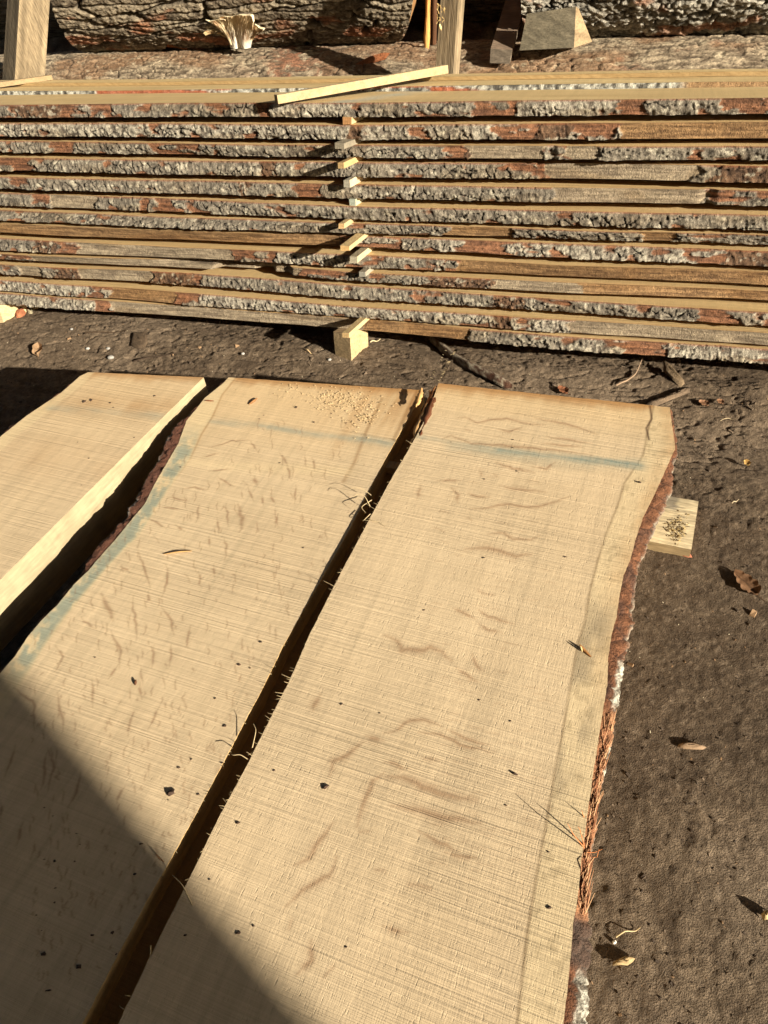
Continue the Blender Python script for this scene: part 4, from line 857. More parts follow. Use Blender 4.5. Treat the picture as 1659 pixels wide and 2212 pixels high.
# ================================================================== LOGS BEHIND
def log(name, label, Xa, Xb, yc, zc, r, style, seed, slope=SL, fine=(-1.15, 1.75), dx=.0055, ends=(0, 0)):
    """log along the stack direction; angle 0 faces the camera, pi/2 is up"""
    root = empty(name, tuple(P0), -YAW); tag(root, label, 'log', 'logs piled behind the stack')
    X_ = np.arange(Xa, Xb, dx); an = np.concatenate([np.linspace(fine[0], fine[1], 170), np.linspace(fine[1], fine[0]+2*np.pi, 30)[1:-1]])
    A, XX = np.meshgrid(an, X_); arc = A*r
    # slanted ends
    tt = (XX-Xa)/(Xb-Xa); XX2 = XX+ends[0]*np.sin(A)*(1-tt)**8-ends[1]*(1-np.cos(A))/2*tt**8
    if style == 'furrow':
        wy = arc+.050*(fbm(XX*2.4, arc*4, seed+1, 3)-.5)*2+.016*(fbm(XX*14, arc*14, seed+15, 3)-.5)
        w = worley(XX*2.7+.5*fbm(XX*7, arc*16, seed+2, 2), wy*23, seed); e = w[1]-w[0]
        crack = sst(.15, .0, e); plate = sst(.03, .22, e); w2 = worley(XX*13, wy*60, seed+3); c2 = sst(.10, 0, w2[1]-w2[0])
        f = fbm(XX*60, arc*110, seed+4, 3); R = r+.009*plate-.022*crack-.004*c2+.013*(f-.5)+.02*(fbm(XX*2, arc*3, seed+5, 2)-.5)
        c = mix(lin(88, 76, 60), lin(150, 136, 112), sst(.3, .72, f*.7+w[2]*.3)); c = mix(c, lin(146, 90, 58), .75*sst(.60, .70, fbm(XX*4.5, arc*14, seed+6, 3))*sst(.15, .5, fbm(XX*1.2, arc*2, seed+8, 2))*plate)
        c = mix(c, lin(28, 20, 15), np.clip(crack*1.1, 0, 1)*.9); c = mix(c, lin(60, 48, 38), c2*.5)
    elif style == 'blocky':
        w = worley(XX*9+1.1*fbm(XX*14, arc*22, seed+2, 3), arc*26+1.2*fbm(XX*17, arc*24, seed+12, 3), seed); e = w[1]-w[0]; crack = sst(.13, .0, e); f = fbm(XX*70, arc*90, seed+4, 3)
        R = r+.006*sst(0, .2, e)-.016*crack+.018*(f-.5)+.016*(fbm(XX*5, arc*9, seed+5, 2)-.5)+.009*w[2]
        c = mix(lin(96, 90, 78), lin(168, 160, 142), sst(.3, .7, f*.6+w[2]*.4)); c = mix(c, lin(140, 92, 62), .7*sst(.66, .74, fbm(XX*6, arc*12, seed+6, 3))); c = mix(c, lin(28, 22, 18), crack*.9)
    else:
        w = worley(XX*13+.6*fbm(XX*7, arc*9, seed+2, 2), arc*26, seed); e = w[1]-w[0]; crack = sst(.07, .0, e)*sst(.42, .6, fbm(XX*4, arc*6, seed+3, 2)); f = fbm(XX*26, arc*130, seed+4, 5)
        R = r+.003*sst(0, .3, e)-.008*crack+.011*(f-.5)+.012*(fbm(XX*5, arc*9, seed+5, 3)-.5)+.006*(fbm(XX*24, arc*40, seed+9, 2)-.5)
        c = mix(lin(96, 82, 65), lin(166, 148, 120), sst(.28, .72, f)); c = mix(c, lin(130, 96, 66), .6*sst(.5, .65, fbm(XX*3, arc*5, seed+7, 3)))
        om = np.maximum(np.exp(-((XX+.55)/.16)**2)*sst(.35, .5, fbm(XX*18, arc*26, seed+6, 3)), .55*sst(.70, .78, fbm(XX*7, arc*12, seed+10, 3)))
        c = mix(c, lin(134, 84, 58), .8*om*sst(.3, .55, f)); c = mix(c, lin(46, 34, 25), crack*.9)
        c = mix(c, lin(194, 178, 146), .5*sst(.68, .76, fbm(XX*30, arc*60, seed+11, 3)))
    Yg = yc-np.cos(A)*R; Zg = zc+slope*XX+np.sin(A)*R
    b = MB(); b.grid(np.stack([XX2, Yg, Zg], -1), c, flip=True, wrap=True); b.build('bark', M_BARK2, root)
    for e, fl in ((0, False), (-1, True)):
        b = MB(); ctr = np.array([X_[e], yc, zc+slope*X_[e]]); rr = np.linspace(.02, 1, 12)[:, None]
        ring = np.stack([XX2[e], Yg[e], Zg[e]], -1); P = ctr+(ring-ctr)[None]*rr[..., None]
        rad = np.linalg.norm(P-ctr, axis=-1); b.grid(P, mix(lin(120, 84, 50), lin(170, 130, 84), fbm(rad*90, rad*0, seed+20, 2)), flip=not fl, wrap=True); b.build('cut_face', M_SIDE, root)
    return root
# lower log: crest line measured from the picture
ylog = 1.22; RL = .42
def crest_z(S_px, py, dn): return Ppl(S_px, py, P0+nY*dn, nY)[2]
zc1 = crest_z(829, 103, ylog)
def Xof(px, py, dn): return float((Ppl(px, py, P0+nY*dn, nY)-P0)@dX)
zc1 = zc1-SL*Xof(829, 103, ylog)
log('bark_log', 'long tan log with flat cracked bark lying right behind the stack', -3.2, 2.1, ylog, zc1-RL, RL, 'flat', 1000, fine=(.1, 2.3))
yu = ylog+.22; ru = .36
dctr = math.sqrt((RL+ru)**2-.22**2); zu = zc1-RL+dctr+.004
xe = Xof(912, 30, yu-.3); xs = Xof(155, 60, yu-.3); xr = Xof(1128, 50, yu-.3)
print('log', zc1, zu, xs, xe, xr)
log('bark_log', 'dark deeply furrowed log at upper left with the mushroom growing on it', xs, xe, yu, zu, ru, 'furrow', 1100, fine=(-1.3, .6), dx=.005, ends=(.10, .55))
log('bark_log', 'dark blocky-barked log at upper right behind the wedge block', xr, 3.0, yu, zu, ru, 'blocky', 1200, fine=(-1.3, .6), dx=.005)
log('bark_log', 'shadowed log far back seen in the black gap between the upper logs', -3.6, 3.2, yu+.85, zu-.15, .42, 'flat', 1300, fine=(-1, 1), dx=.03)
log('bark_log', 'hidden bottom log at the rear carrying the shadowed log', -3.6, 3.2, yu+.62, .28, .34, 'flat', 1350, fine=(-1, 1), dx=.04)

# posts
PD = .80
def post(label, quad_bottom, quad_top, dn, depth, colL, colR, seed, split=.5, hgt=.35):
    """upright timber; front seen between measured left/right edges at two heights; stands on the ground"""
    bl, br = [Ppl(x, y, P0+nY*dn, nY) for x, y in quad_bottom]; tl, tr = [Ppl(x, y, P0+nY*dn, nY) for x, y in quad_top]
    def at(a_, b_, z): t = (z-a_[2])/(b_[2]-a_[2]); return a_+(b_-a_)*t
    zs = np.concatenate([np.linspace(-.12, .66, 8), np.linspace(.68, 1.5, 90)]); b = MB(); rows = []
    for z in zs:
        l, r_ = at(bl, tl, z), at(br, tr, z); rows.append((l, r_))
    L = np.array([r_[0] for r_ in rows]); R = np.array([r_[1] for r_ in rows]); o0 = L[0].copy()
    mid = L*(1-split)+R*split-nY*depth*.28       # the corner nearest to the camera
    back = (L+R)/2+nY*depth
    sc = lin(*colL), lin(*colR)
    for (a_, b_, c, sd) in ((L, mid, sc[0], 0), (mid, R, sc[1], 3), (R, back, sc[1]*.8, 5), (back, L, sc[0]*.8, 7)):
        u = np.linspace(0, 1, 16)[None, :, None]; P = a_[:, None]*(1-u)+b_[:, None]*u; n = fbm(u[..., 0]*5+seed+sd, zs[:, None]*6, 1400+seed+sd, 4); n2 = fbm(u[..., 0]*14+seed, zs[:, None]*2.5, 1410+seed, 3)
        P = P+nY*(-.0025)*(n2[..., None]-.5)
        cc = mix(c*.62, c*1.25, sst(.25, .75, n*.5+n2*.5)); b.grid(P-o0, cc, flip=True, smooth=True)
    top = np.stack([L[-1], mid[-1], R[-1], back[-1]])-o0; b.add(top, [[3, 2, 1, 0]], sc[0], smooth=False)
    o = b.build('timber_post', M_WEATHER); o.location = o0
    return tag(o, label, 'post', 'posts standing behind the stack')
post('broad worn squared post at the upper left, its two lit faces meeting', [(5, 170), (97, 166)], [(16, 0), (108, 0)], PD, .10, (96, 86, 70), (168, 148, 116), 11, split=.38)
post('narrower gray squared post right of the furrowed log, with torn pale splinters', [(940, 150), (992, 152)], [(952, 0), (1004, 0)], PD, .08, (150, 132, 104), (140, 122, 94), 23, split=.80)
# torn splinters on the second post
b = MB()
for _ in range(24):
    x = 946+rng.uniform(-3, 16); y = rng.uniform(2, 48); L = rng.uniform(3, 12); p = Ppl(x, y, P0+nY*(PD-.035), nY)
    q = p+np.array([rng.normal(0, .003), -.003, -L*.0014]); b.tube([p, (p+q)/2-nY*.003, q], [.0008, .0014, .0003], lin(206, 172, 112), 3)
p = Ppl(950, 52, P0+nY*(PD-.038), nY); q = Ppl(953, 66, P0+nY*(PD-.038), nY); b.tube([p, (p+q)/2-nY*.004, q], [.003, .006, .001], lin(226, 196, 138), 5)
o = b.build('torn_splinters', M_FIB, [o_ for o_ in bpy.data.objects if o_.name.startswith('timber_post')][-1]); o.location = -o.parent.location
# split stake left of post 2
def flat_bar(name, label, cat, pts, dn, thick, col, mat=M_WEATHER, seed=0):
    """board standing in the plane dn behind the face; pts: outline left/right pairs from bottom to top"""
    L = np.array([Ppl(l[0], l[1], P0+nY*dn, nY) for l, r_ in pts]); R = np.array([Ppl(r_[0], r_[1], P0+nY*dn, nY) for l, r_ in pts]); o0 = L[0].copy(); t = np.linspace(0, 1, 40); k = np.linspace(0, 1, len(pts))
    f = lambda A_: np.stack([np.interp(t, k, A_[:, i]) for i in range(3)], -1)
    L = f(L); R = f(R); u = np.linspace(0, 1, 8)[None, :, None]; F_ = L[:, None]*(1-u)+R[:, None]*u; F_ = F_-nY*.006*np.sin(np.pi*u)+nY*.002*(fbm(u[..., 0]*6, t[:, None]*9, 1500+seed, 3)-.5)[..., None]; Bk = F_[:, ::-1]+nY*thick
    P = np.concatenate([F_, Bk], 1)-o0; n = fbm(np.linspace(0, 6, 16)[None], t[:, None]*5, 1510+seed, 3); b = MB(); b.grid(P, mix(lin(*col)*.7, lin(*col)*1.2, n), wrap=True, flip=True)
    for e in (0, -1): b.add(P[e][[0, 7, 8, 15]], [[0, 1, 2, 3]] if e else [[3, 2, 1, 0]], lin(*col)*.8, smooth=False)
    o = b.build(name, mat); o.location = o0; return tag(o, label, cat)
flat_bar('split_stake', 'thin orange split stake standing just left of the narrow gray post', 'stake', [((917, 106), (926, 107)), ((915, 80), (928, 82)), ((919, 40), (928, 40)), ((920, 0), (929, 0)), ((921, -60), (929, -60))], ylog-.03, .012, (206, 150, 84), seed=2)
flat_bar('split_stake', 'dark shaded stake between the orange stake and the gray post', 'stake', [((932, 104), (941, 105)), ((932, 40), (943, 40)), ((934, -60), (943, -60))], ylog+.02, .02, (90, 60, 38), seed=4)

# leaning dark beam with sunlit end
def hexa(name, label, cat, pts8, cols, mat, group=None, n=14):
    q = [np.array(p) for p in pts8]; o0 = q[0].copy(); q = [p-o0 for p in q]; b = MB()
    for f, c in (((0, 1, 5, 4), cols[0]), ((1, 2, 6, 5), cols[1]), ((4, 5, 6, 7), cols[2]), ((3, 0, 4, 7), cols[1]), ((2, 3, 7, 6), cols[0]), ((3, 2, 1, 0), cols[2])):
        A_ = [q[k] for k in f]; s_ = np.linspace(0, 1, n)[:, None, None]; r_ = np.linspace(0, 1, n)[None, :, None]
        P = (A_[0]*(1-s_)+A_[1]*s_)*(1-r_)+(A_[3]*(1-s_)+A_[2]*s_)*r_; nn = fbm(P[..., 0]*30+P[..., 2]*60, P[..., 1]*30+P[..., 2]*8, 1600, 4); nrm = np.cross(A_[1]-A_[0], A_[3]-A_[0]); nrm /= np.linalg.norm(nrm)
        ed = (np.sin(np.pi*s_)*np.sin(np.pi*r_))**.3
        P = P+nrm*.003*(nn[..., None]-.5)*ed; b.grid(P, mix(np.asarray(c)*.72, np.asarray(c)*1.2, sst(.2, .8, nn)), flip=True)
    o = b.build(name, mat); o.location = o0; return tag(o, label, cat, group)
zl = lambda x, y, dn: Ppl(x, y, P0+nY*dn, nY)
fbl, fbr = zl(1058, 136, ylog-.20), zl(1101, 138, ylog-.20); ftl, ftr = zl(1060, 105, ylog-.19), zl(1106, 108, ylog-.19)
dv = (zl(1128, 40, ylog+.16)-fbr); dv = dv*1.7
hexa('leaning_beam', 'dark square beam whose sunlit end pokes forward over the tan log', 'beam', [fbl, fbr, fbr+dv, fbl+dv, ftl, ftr, ftr+dv, ftl+dv], (lin(104, 92, 76), lin(150, 134, 112), lin(128, 108, 88)), M_WX)
# wedge block
w0 = ylog-.20
q = [zl(1122, 109, w0), zl(1240, 103, w0), zl(1279, 90, w0+.10), zl(1160, 100, w0+.16), zl(1138, 30, w0+.02), zl(1244, 14, w0+.02), zl(1250, 18, w0+.045), zl(1146, 28, w0+.06)]
hexa('wedge_block', 'gray triangular wood block standing on the tan log at the upper right', 'block', q, (lin(106, 97, 78), lin(146, 124, 92), lin(114, 104, 84)), M_WX)
# orange bark sliver and small chips on the tan log
def slab_piece(name, label, cat, px, dn, th, col, mat=M_BARK, zlift=0.0, group=None):
    """thin irregular piece: outline of survey points on a plane dn behind the face"""
    P = np.array([zl(x, y, dn) for x, y in px]); o0 = P.mean(0); P = P-o0; c = P.mean(0); b = MB(); k = np.linspace(0, 1, 6)[:, None, None]
    R = P[None]*(1-k*.97)+c*k*.97; F_ = R-nY*th*np.sin(np.minimum(k, .35)/.35*np.pi/2)+rng.normal(0, th*.10, R.shape)
    b.grid(F_, mix(lin(*col)*.7, lin(*col)*1.2, rng.random(F_.shape[:2])), wrap=True, flip=True); b.grid(R[::-1]+nY*.004, lin(*col)*.6, wrap=True, flip=True)
    o = b.build(name, mat); o.location = o0; return tag(o, label, cat, group)
def crest_front(py, px=829):   # distance of the lower log's surface along a view ray
    d = ray(px, py); best = None
    for t in np.arange(2.4, 5.2, .003):
        p = CP+d*t; y_ = (p-P0)@nY; x_ = (p-P0)@dX; z_ = p[2]-SL*x_
        if (y_-ylog)**2+(z_-(zc1-RL))**2 < (RL+.012)**2: return y_
    return ylog
slab_piece('bark_piece', 'bright orange sliver of inner bark lying on the tan log behind the loose stick', 'bark piece', [(755, 152), (790, 140), (832, 128), (842, 115), (828, 114), (800, 122), (768, 138), (752, 148)], crest_front(135, 795)+.01, .006, (158, 98, 62))
slab_piece('bark_piece', 'reddish flat bark piece below the furrowed log at left', 'bark piece', [(350, 100), (382, 102), (408, 108), (404, 98), (375, 90), (350, 90)], crest_front(103, 380)-.01, .010, (170, 104, 66))

# mushroom cluster
root = empty('oyster_mushroom', tuple(zl(510, 103, ylog-.06)), 0); tag(root, 'cream ruffled mushroom cluster between the furrowed log and the tan log', 'mushroom')
base = zl(510, 103, ylog-.06)
def mfan(stem, mid_l, mid_r, top, dn0, dn1, col0, col1, seed, cup=.02):
    """fan-shaped fruit body: a stem that flares to a wavy rim (survey points), with real thickness"""
    s0 = [zl(x, y, dn0) for x, y in stem]; s1 = [zl(x, y, (dn0+dn1)/2) for x, y in (mid_l, mid_r)]; tp = np.array([zl(x, y, dn1) for x, y in top]); n = 26; m = 30; u = np.linspace(0, 1, m)
    rim = np.stack([np.interp(u, np.linspace(0, 1, len(tp)), tp[:, i]) for i in range(3)], -1); lo_ = s0[0][None]*(1-u[:, None])+s0[1][None]*u[:, None]; md = s1[0][None]*(1-u[:, None])+s1[1][None]*u[:, None]
    v = np.linspace(0, 1, n)[:, None, None]; P = lo_*(1-v)**2+2*md*v*(1-v)+rim*v**2
    bulge = np.sin(np.pi*u)[None, :, None]; gills = .003*np.sin(u*70+3*np.sin(v[..., 0]*4))[..., None]*sst(.15, .5, v)
    ruff = .022*(fbm(u[None]*5+seed, v[..., 0]*3, 1700+seed, 3)-.5)[..., None]*v
    F_ = P-nY*(bulge*.016*(1-.4*v)+gills+ruff+.012*v**3); Bk = (P+nY*(bulge*.012*(1-.3*v)+.004)-nY*(ruff+.012*v**3))[:, ::-1]
    A_ = np.concatenate([F_, Bk], 1)-base; c = mix(lin(*col0), lin(*col1), np.clip(v[..., 0]*1.3+.25*(fbm(u[None]*9, v[..., 0]*6, 1710+seed, 3)-.5), 0, 1)); c = np.concatenate([c, c[:, ::-1]*.8], 1); c = mix(c, lin(150, 104, 64), .75*sst(.5, .68, fbm(np.linspace(0, 9, 2*m)[None], v[..., 0]*3, 1720+seed, 3))*sst(.12, .3, v[..., 0]))
    b = MB(); b.grid(A_, c, wrap=True, flip=True)
    k = np.linspace(0, 1, 4)[:, None, None]; cap = A_[-1][None, :m]*(1-k)+A_[-1][None, m:][:, ::-1]*k; b.grid(cap, lin(232, 212, 170))
    return b
md_ = ylog-.05
mfan([(498, 103), (522, 103)], (490, 70), (520, 60), [(474, 38), (486, 33), (500, 34), (512, 31), (528, 34)], md_, md_-.05, (240, 232, 214), (222, 196, 150), 1).build('mushroom_cap', M_MUSH, root)
mfan([(521, 103), (541, 103)], (505, 60), (548, 66), [(508, 33), (520, 29), (534, 31), (547, 30), (552, 44), (546, 56)], md_-.01, md_-.07, (238, 228, 206), (214, 182, 134), 2).build('mushroom_cap', M_MUSH, root)
mfan([(497, 92), (506, 96)], (478, 62), (500, 58), [(447, 40), (455, 44), (466, 42), (478, 38), (490, 40)], md_-.005, md_-.05, (214, 190, 150), (226, 204, 160), 3).build('mushroom_cap', M_MUSH, root)
mfan([(478, 72), (492, 82)], (462, 70), (478, 62), [(446, 76), (444, 68), (450, 62), (462, 62), (472, 66)], md_+.01, md_-.02, (190, 160, 116), (224, 196, 146), 4).build('mushroom_cap', M_MUSH, root)
mfan([(534, 84), (542, 92)], (545, 66), (552, 78), [(552, 50), (562, 58), (574, 60), (570, 66), (556, 70)], md_-.01, md_-.05, (204, 172, 126), (222, 192, 144), 5).build('mushroom_cap', M_MUSH, root)
mfan([(520, 100), (530, 100)], (480, 40), (490, 30), [(474, 34), (484, 24), (498, 23), (506, 30), (500, 36)], md_, md_-.03, (210, 186, 146), (228, 208, 168), 6).build('mushroom_cap', M_MUSH, root)

# ================================================================== DEBRIS ON THE GROUND
def ground_piece(name, label, cat, px, th, col, mat, group=None, curl=0.0, lift=0.002, rough=.12):
    """flat irregular piece lying on the soil, outline from survey points"""
    P = np.array([onground(x, y) for x, y in px]); c0 = P.mean(0); zg = c0[2]; P[:, 2] = zg; P = P-c0; b = MB(); k = np.linspace(0, 1, 7)[:, None, None]
    R = P[None]*(1-k*.98); rr = (1-k[..., 0])
    top = R.copy(); top[..., 2] = lift+th*np.sqrt(np.clip(1-rr**3, 0, 1))+curl*rr**2*(.4+.6*np.sin(np.arange(len(P))*1.7)[None])+rng.normal(0, th*rough, R.shape[:2])
    bot = R[::-1].copy(); bot[..., 2] = lift*.3+curl*(rr[::-1])**2*(.4+.6*np.sin(np.arange(len(P))*1.7)[None])-.004
    n = rng.random(top.shape[:2]); b.grid(top, mix(lin(*col)*.72, lin(*col)*1.25, n), wrap=True); b.grid(bot, lin(*col)*.6, wrap=True)
    o = b.build(name, mat); o.location = c0; return tag(o, label, cat, group)
def ell(cx, cy, a_, b_, rot, n=9):
    t = np.linspace(0, 2*np.pi, n, endpoint=False); r = 1+rng.normal(0, .12, n); c, s = math.cos(rot), math.sin(rot)
    return [(cx+r[i]*(a_*math.cos(t[i])*c-b_*math.sin(t[i])*s), cy+r[i]*(a_*math.cos(t[i])*s+b_*math.sin(t[i])*c)) for i in range(n)]
# dead oak leaf at the right
def leaf(label, tip, stem, width, curl, col, lobes=4, group=None):
    a_, b_ = onground(*stem), onground(*tip); ax = b_-a_; L = np.linalg.norm(ax[:2]); ax = ax/np.linalg.norm(ax); sd = np.cross(ax, [0, 0, 1]); n = 30; m = 11; t = np.linspace(0, 1, n)[:, None]; u = np.linspace(-1, 1, m)[None]
    wd = width*L*(np.sin(np.pi*t**.8)**.7)*(.72+.28*np.abs(np.sin(t*np.pi*lobes)))+.001
    P = a_[None, None]+ax*(t*L)[..., None]+sd*(u*wd)[..., None]; z = .004+curl*L*(u**2*.8+.5*np.sin(t*3+.5)*np.sin(u*2+t*4)*.6+.25*t); z = np.maximum(z, .001)
    P = P-a_; P[..., 2] = z; c = mix(lin(*col)*.8, lin(*col)*1.2, fbm(t*12, u*5, 1800, 3)); c = mix(c, lin(*col)*.45, np.exp(-(u/.09)**2)+0*t)
    b = MB(); b.grid(P, c); Q = P.copy(); Q[..., 2] -= .0009; b.grid(Q, c*.8, flip=True)
    b.tube([np.array([0, 0, .004]), -ax*L*.14+np.array([0, 0, .003]), -ax*L*.3+np.array([0, 0, .006])], .0012, lin(*col)*.6, 4)
    o = b.build('dead_leaf', M_LEAF); o.location = a_; return tag(o, label, 'leaf', group)
leaf('curled brown oak leaf on the soil at the right edge', (1584, 1240), (1636, 1288), .30, .15, (112, 82, 56))
leaf('pale narrow leaf standing in the soil at the left below the stack', (86, 748), (84, 774), .28, .3, (150, 120, 88), 2)
leaf('tiny pale leaf on the dark soil, upper right', (1608, 1000), (1616, 1008), .5, .3, (176, 140, 80), 2)
leaf('small orange-brown leaf curled on the soil behind the far edge of the widest slab', (1205, 842), (1226, 852), .4, .25, (128, 82, 54), 3)
leaf('faded leaf on the soil right of the far corner of the widest slab', (1548, 868), (1562, 874), .5, .25, (138, 100, 70), 3)
leaf('tan dead leaf on the soil near the top right', (1508, 872), (1530, 878), .45, .25, (136, 100, 72), 3)
ground_piece('wood_chip', 'long thin gray-brown chip on the soil right of the slab middle', 'wood chip', ell(1494, 1614, 30, 7, .05), .008, (146, 120, 92), M_FIB, 'chips on the right soil', lift=.003)
ground_piece('wood_chip', 'tan ribbed wood chip on the soil at lower right', 'wood chip', ell(1348, 2078, 26, 9, -.25), .011, (168, 142, 100), M_FIB, 'chips on the right soil', lift=.004)
ground_piece('wood_chip', 'cream wood chip cut by the right picture edge', 'wood chip', ell(1655, 1980, 14, 10, 0), .016, (206, 180, 128), M_FIB, 'chips on the right soil', lift=.004)
ground_piece('wood_chip', 'small white chip on the soil, lower right beside the twig', 'wood chip', ell(1327, 2036, 5, 4, 0), .006, (220, 210, 190), M_FIB)
ground_piece('wood_chip', 'reddish bark flake beside the pale beam end', 'wood chip', ell(1474, 1196, 22, 6, .35), .008, (150, 92, 66), M_FIB)
ground_piece('bark_piece', 'flat brown bark plate on the soil under the left part of the stack', 'bark piece', ell(303, 735, 18, 22, .4, 11), .012, (92, 76, 58), M_BARK, lift=.002)
ground_piece('bark_piece', 'reddish bark chunk on the soil at far left under the stack', 'bark piece', ell(46, 678, 12, 7, -.5), .025, (160, 100, 68), M_BARK, lift=.002)
ground_piece('bark_piece', 'pale curled bark chunk beside the reddish one at far left', 'bark piece', ell(65, 673, 7, 6, .5), .022, (150, 138, 108), M_BARK, lift=.002)
ground_piece('bark_piece', 'tan splintered slat on the soil below the stack at right', 'bark piece', [(1430, 790), (1445, 800), (1478, 822), (1484, 832), (1470, 838), (1450, 822), (1432, 808)], .012, (128, 108, 82), M_BARK, lift=.004, curl=.01)
ground_piece('bark_piece', 'broad gray slat lying right of the far corner of the widest slab', 'bark piece', [(1385, 880), (1420, 868), (1470, 848), (1492, 838), (1490, 848), (1450, 866), (1410, 882)], .014, (112, 94, 74), M_BARK, lift=.003)
def strip(label, pts, w, h, col, col2):
    P = np.array([onground(x, y)+np.array([0, 0, dz]) for x, y, dz in pts]); o0 = P[0].copy(); P = P-o0; n = 70; t = np.linspace(0, 1, n); Q = np.stack([np.interp(t, np.linspace(0, 1, len(P)), P[:, i]) for i in range(3)], -1)
    tg = np.gradient(Q, axis=0); tg /= np.linalg.norm(tg, axis=1)[:, None]; sd = np.cross(tg, [0, 0, 1]); u = np.linspace(-1, 1, 9); w_ = w*(.7+.5*fbm(t*6, t*0, 1900, 2))*sst(0, .06, t)*sst(1, .94, t)+.002
    R = Q[:, None]+sd[:, None]*(u[None, :]*w_[:, None])[..., None]; R[..., 2] += h*(1-u[None]**2)+.004*(fbm(t[:, None]*30, u[None]*3, 1901, 3)-.5); c = mix(lin(*col)*.8, lin(*col2), sst(.35, .7, fbm(t[:, None]*26, u[None]*3, 1902, 3)))
    b = MB(); b.grid(R, c, flip=False); S2 = R.copy(); S2[..., 2] -= .006; b.grid(S2, c*.7, flip=True); o = b.build('bark_strip', M_BARK); o.location = o0; return tag(o, label, 'bark strip')
strip('long curved strip of dark bark on the soil running out from under the stack', [(925, 722, .02), (940, 745, .02), (975, 772, .012), (1015, 797, .012), (1050, 813, .014), (1080, 830, .016), (1106, 838, .004)], .016, .018, (84, 56, 40), (150, 138, 116))
def twig(label, pts, r, col, name='twig', group=None, h=.006):
    P = np.array([onground(x, y)+np.array([0, 0, h]) for x, y in pts]); o0 = P[0].copy(); t = np.linspace(0, 1, 14); Q = np.stack([np.interp(t, np.linspace(0, 1, len(P)), (P-o0)[:, i]) for i in range(3)], -1); Q[:, 2] += .004*np.sin(t*7)
    b = MB(); b.tube(Q, np.linspace(r, r*.5, 14), lin(*col), 5); o = b.build(name, M_FIB); o.location = o0; return tag(o, label, 'twig', group)
twig('pale curved twig on the soil at the lower right', [(1330, 2026), (1350, 2014), (1372, 2012), (1382, 2006)], .0016, (200, 176, 130))
twig('thin crooked twig below the stack at right, arched', [(1330, 838), (1352, 830), (1372, 812), (1386, 782)], .004, (150, 126, 100), h=.012)
twig('pale straw on the soil just right of the block', [(800, 742), (822, 736)], .003, (214, 192, 146))
twig('pale splinter on the soil left of the block', [(661, 757), (679, 770)], .003, (206, 176, 128))
twig('thin pale stick on the soil above the middle slab', [(541, 834), (575, 832), (600, 829)], .0022, (150, 120, 86))
twig('dark straight twig on the soil below the stack at left', [(185, 722), (240, 720), (278, 716)], .003, (74, 58, 42))
twig('thin root on the soil above the left slab', [(290, 783), (340, 772), (385, 764)], .0028, (66, 52, 40))
twig('pale shaving on the soil at upper right', [(1580, 1090), (1595, 1082)], .0018, (196, 176, 140))
twig('thin straw on the soil right of the widest slab, upper part', [(1555, 912), (1575, 906), (1588, 908)], .0014, (180, 160, 124))
for i, (x, y, r, lab) in enumerate([(240, 774, 9, 'round gray pebble on the soil above the left slab'), (190, 754, 6, 'small pale pebble left of the gray pebble'), (155, 712, 5, 'tiny white pebble on the soil at left'), (525, 765, 5, 'small gray pebble on the soil behind the middle slab'), (234, 754, 6, 'bluish pebble above the round gray pebble'), (712, 778, 5, 'white pebble on the soil near the block')]):
    p = onground(x, y); b = MB(); rr = r/1665*2.6; k = 12; th_ = np.linspace(-1.4, 1.5, 8)[:, None]; ph = np.linspace(0, 2*np.pi, k, endpoint=False)[None]
    R = rr*(1+.12*(fbm(np.cos(ph)*2+i, np.sin(ph)*2+th_, 1950, 2)-.5)*2); b.grid(np.stack([R*np.cos(th_)*np.cos(ph), R*.8*np.cos(th_)*np.sin(ph), R*.6*np.sin(th_)], -1), lin(170, 164, 152)*(1.0 if i % 2 else .75), wrap=True)
    o = b.build('pebble', M_STONE); o.location = p+np.array([0, 0, rr*.35]); tag(o, lab, 'pebble', 'pebbles on the soil')
# soil litter: crumbs, chips and clods nobody could count
b = MB()
NL = 15000
xs_ = rng.uniform(-2.2, 2.2, NL); ys_ = rng.uniform(.2, 3.2, NL)
for x, y in zip(xs_, ys_):
    w = x*e2[0]+y*e2[1]; s = x*e1[0]+y*e1[1]
    if w < .0 and s < 2.0 and w > -1.2: continue
    z = gz(x, y) if False else None
    kind = rng.random(); L = rng.uniform(.0018, .0065)*(1+1.8*(rng.random() < .04)); a_ = rng.uniform(0, 6.28); wd = L*rng.uniform(.25, .8); c, sn = math.cos(a_), math.sin(a_); h = L*rng.uniform(.1, .35)
    col = lin(74, 62, 50) if kind < .55 else lin(104, 88, 70) if kind < .86 else lin(150, 120, 88) if kind < .95 else lin(206, 192, 160)
    if kind >= .95: L *= .5; wd *= .5
    P = [(x-c*L/2-sn*wd/2, y-sn*L/2+c*wd/2, 0), (x-c*L/2+sn*wd/2, y-sn*L/2-c*wd/2, 0), (x+c*L/2+sn*wd/2, y+sn*L/2-c*wd/2, 0), (x+c*L/2-sn*wd/2, y+sn*L/2+c*wd/2, 0)]
    tl = rng.uniform(0, .3)*L; T_ = [(P[k][0]*.85+x*.15, P[k][1]*.85+y*.15, h+(tl if k > 1 else 0)) for k in range(4)]
    b.box(P+T_, col*rng.uniform(.8, 1.2))
V = np.concatenate(b.v); V[:, 2] += ground_fine(V[:, 0], V[:, 1])-.0005; b.v = [V]; b.c = [np.concatenate(b.c)]; b.q = [np.concatenate([np.asarray(q_).reshape(-1, 4) for q_ in b.q])]
tag(b.build('soil_litter', M_FIB), 'scattered bark crumbs, clods and tiny chips over the soil', 'litter', kind='stuff')

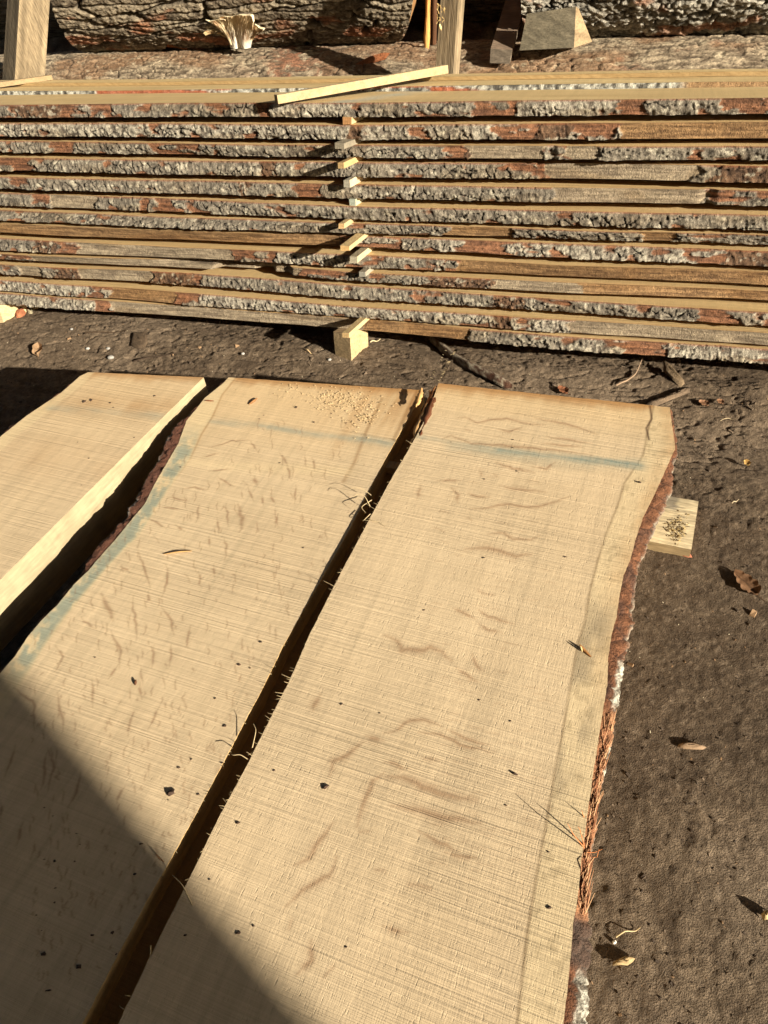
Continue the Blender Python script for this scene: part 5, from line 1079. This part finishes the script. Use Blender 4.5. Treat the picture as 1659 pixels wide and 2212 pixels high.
# ================================================================== UNSEEN WALL BEHIND THE CAMERA (casts the big shadow; covers added to dim skylight)
sd_ = np.array([.655, -.756, 0]); nn_ = np.array([.756, .655, 0]); Q0 = sd_*6.8+nn_*.02
root = empty('shadow_caster_shed', tuple(Q0), math.atan2(nn_[1], nn_[0])); tag(root, 'unseen board wall behind the photographer casting the big shadow, with covers added to dim skylight', 'shed')
b = MB(); x = 0.0
while x > -5.5:
    w = rng.uniform(.16, .22); d0 = .012*(int(-x*100) % 2)+rng.uniform(0, .004); b.box([(x-w-.004, -.03-d0, -.1), (x, -.03-d0, -.1), (x, -d0, -.1), (x-w-.004, -d0, -.1), (x-w-.004, -.03-d0, 4.3), (x, -.03-d0, 4.3), (x, -d0, 4.3), (x-w-.004, -d0, 4.3)], lin(96, 84, 70)*rng.uniform(.7, 1.1)); x -= w
b.build('wall_boards', M_BOARDS, root)
b = MB(); b.box([(-.12, -.16, -.1), (-.001, -.16, -.1), (-.001, -.035, -.1), (-.12, -.035, -.1), (-.12, -.16, 4.3), (-.001, -.16, 4.3), (-.001, -.035, 4.3), (-.12, -.035, 4.3)], lin(110, 96, 78)); b.build('corner_post', M_BOARDS, root)
b = MB(); b.box([(-6.5, -1.2, 4.32), (.0, -1.2, 4.32), (.0, 13, 3.85), (-6.5, 13, 3.85), (-6.5, -1.2, 4.4), (.0, -1.2, 4.4), (.0, 13, 3.93), (-6.5, 13, 3.93)], lin(84, 76, 68)); b.build('sky_blocker_roof', M_BOARDS, root)  # added overhead sheet, out of view, keeps skylight off the shaded slabs
zr = lambda y: 6.1-.18*y
b = MB(); b.box([(.001, -1, zr(-1)), (5.5, -1, zr(-1)), (5.5, 13, zr(13)), (.001, 13, zr(13)), (.001, -1, zr(-1)+.06), (5.5, -1, zr(-1)+.06), (5.5, 13, zr(13)+.06), (.001, 13, zr(13)+.06)], lin(84, 76, 68)); b.build('sky_blocker_canopy', M_BOARDS, root)  # second added cover, sloped to pass the sun but block sky fill
b = MB(); b.box([(-6.5, .1, -.1), (-6.4, .1, -.1), (-6.4, 9.4, -.1), (-6.5, 9.4, -.1), (-6.5, .1, 4.2), (-6.4, .1, 4.2), (-6.4, 9.4, 3.9), (-6.5, 9.4, 3.9)], lin(90, 78, 66)); b.build('sky_blocker_wall', M_BOARDS, root)  # added screen out of view at the left, deepens the shade
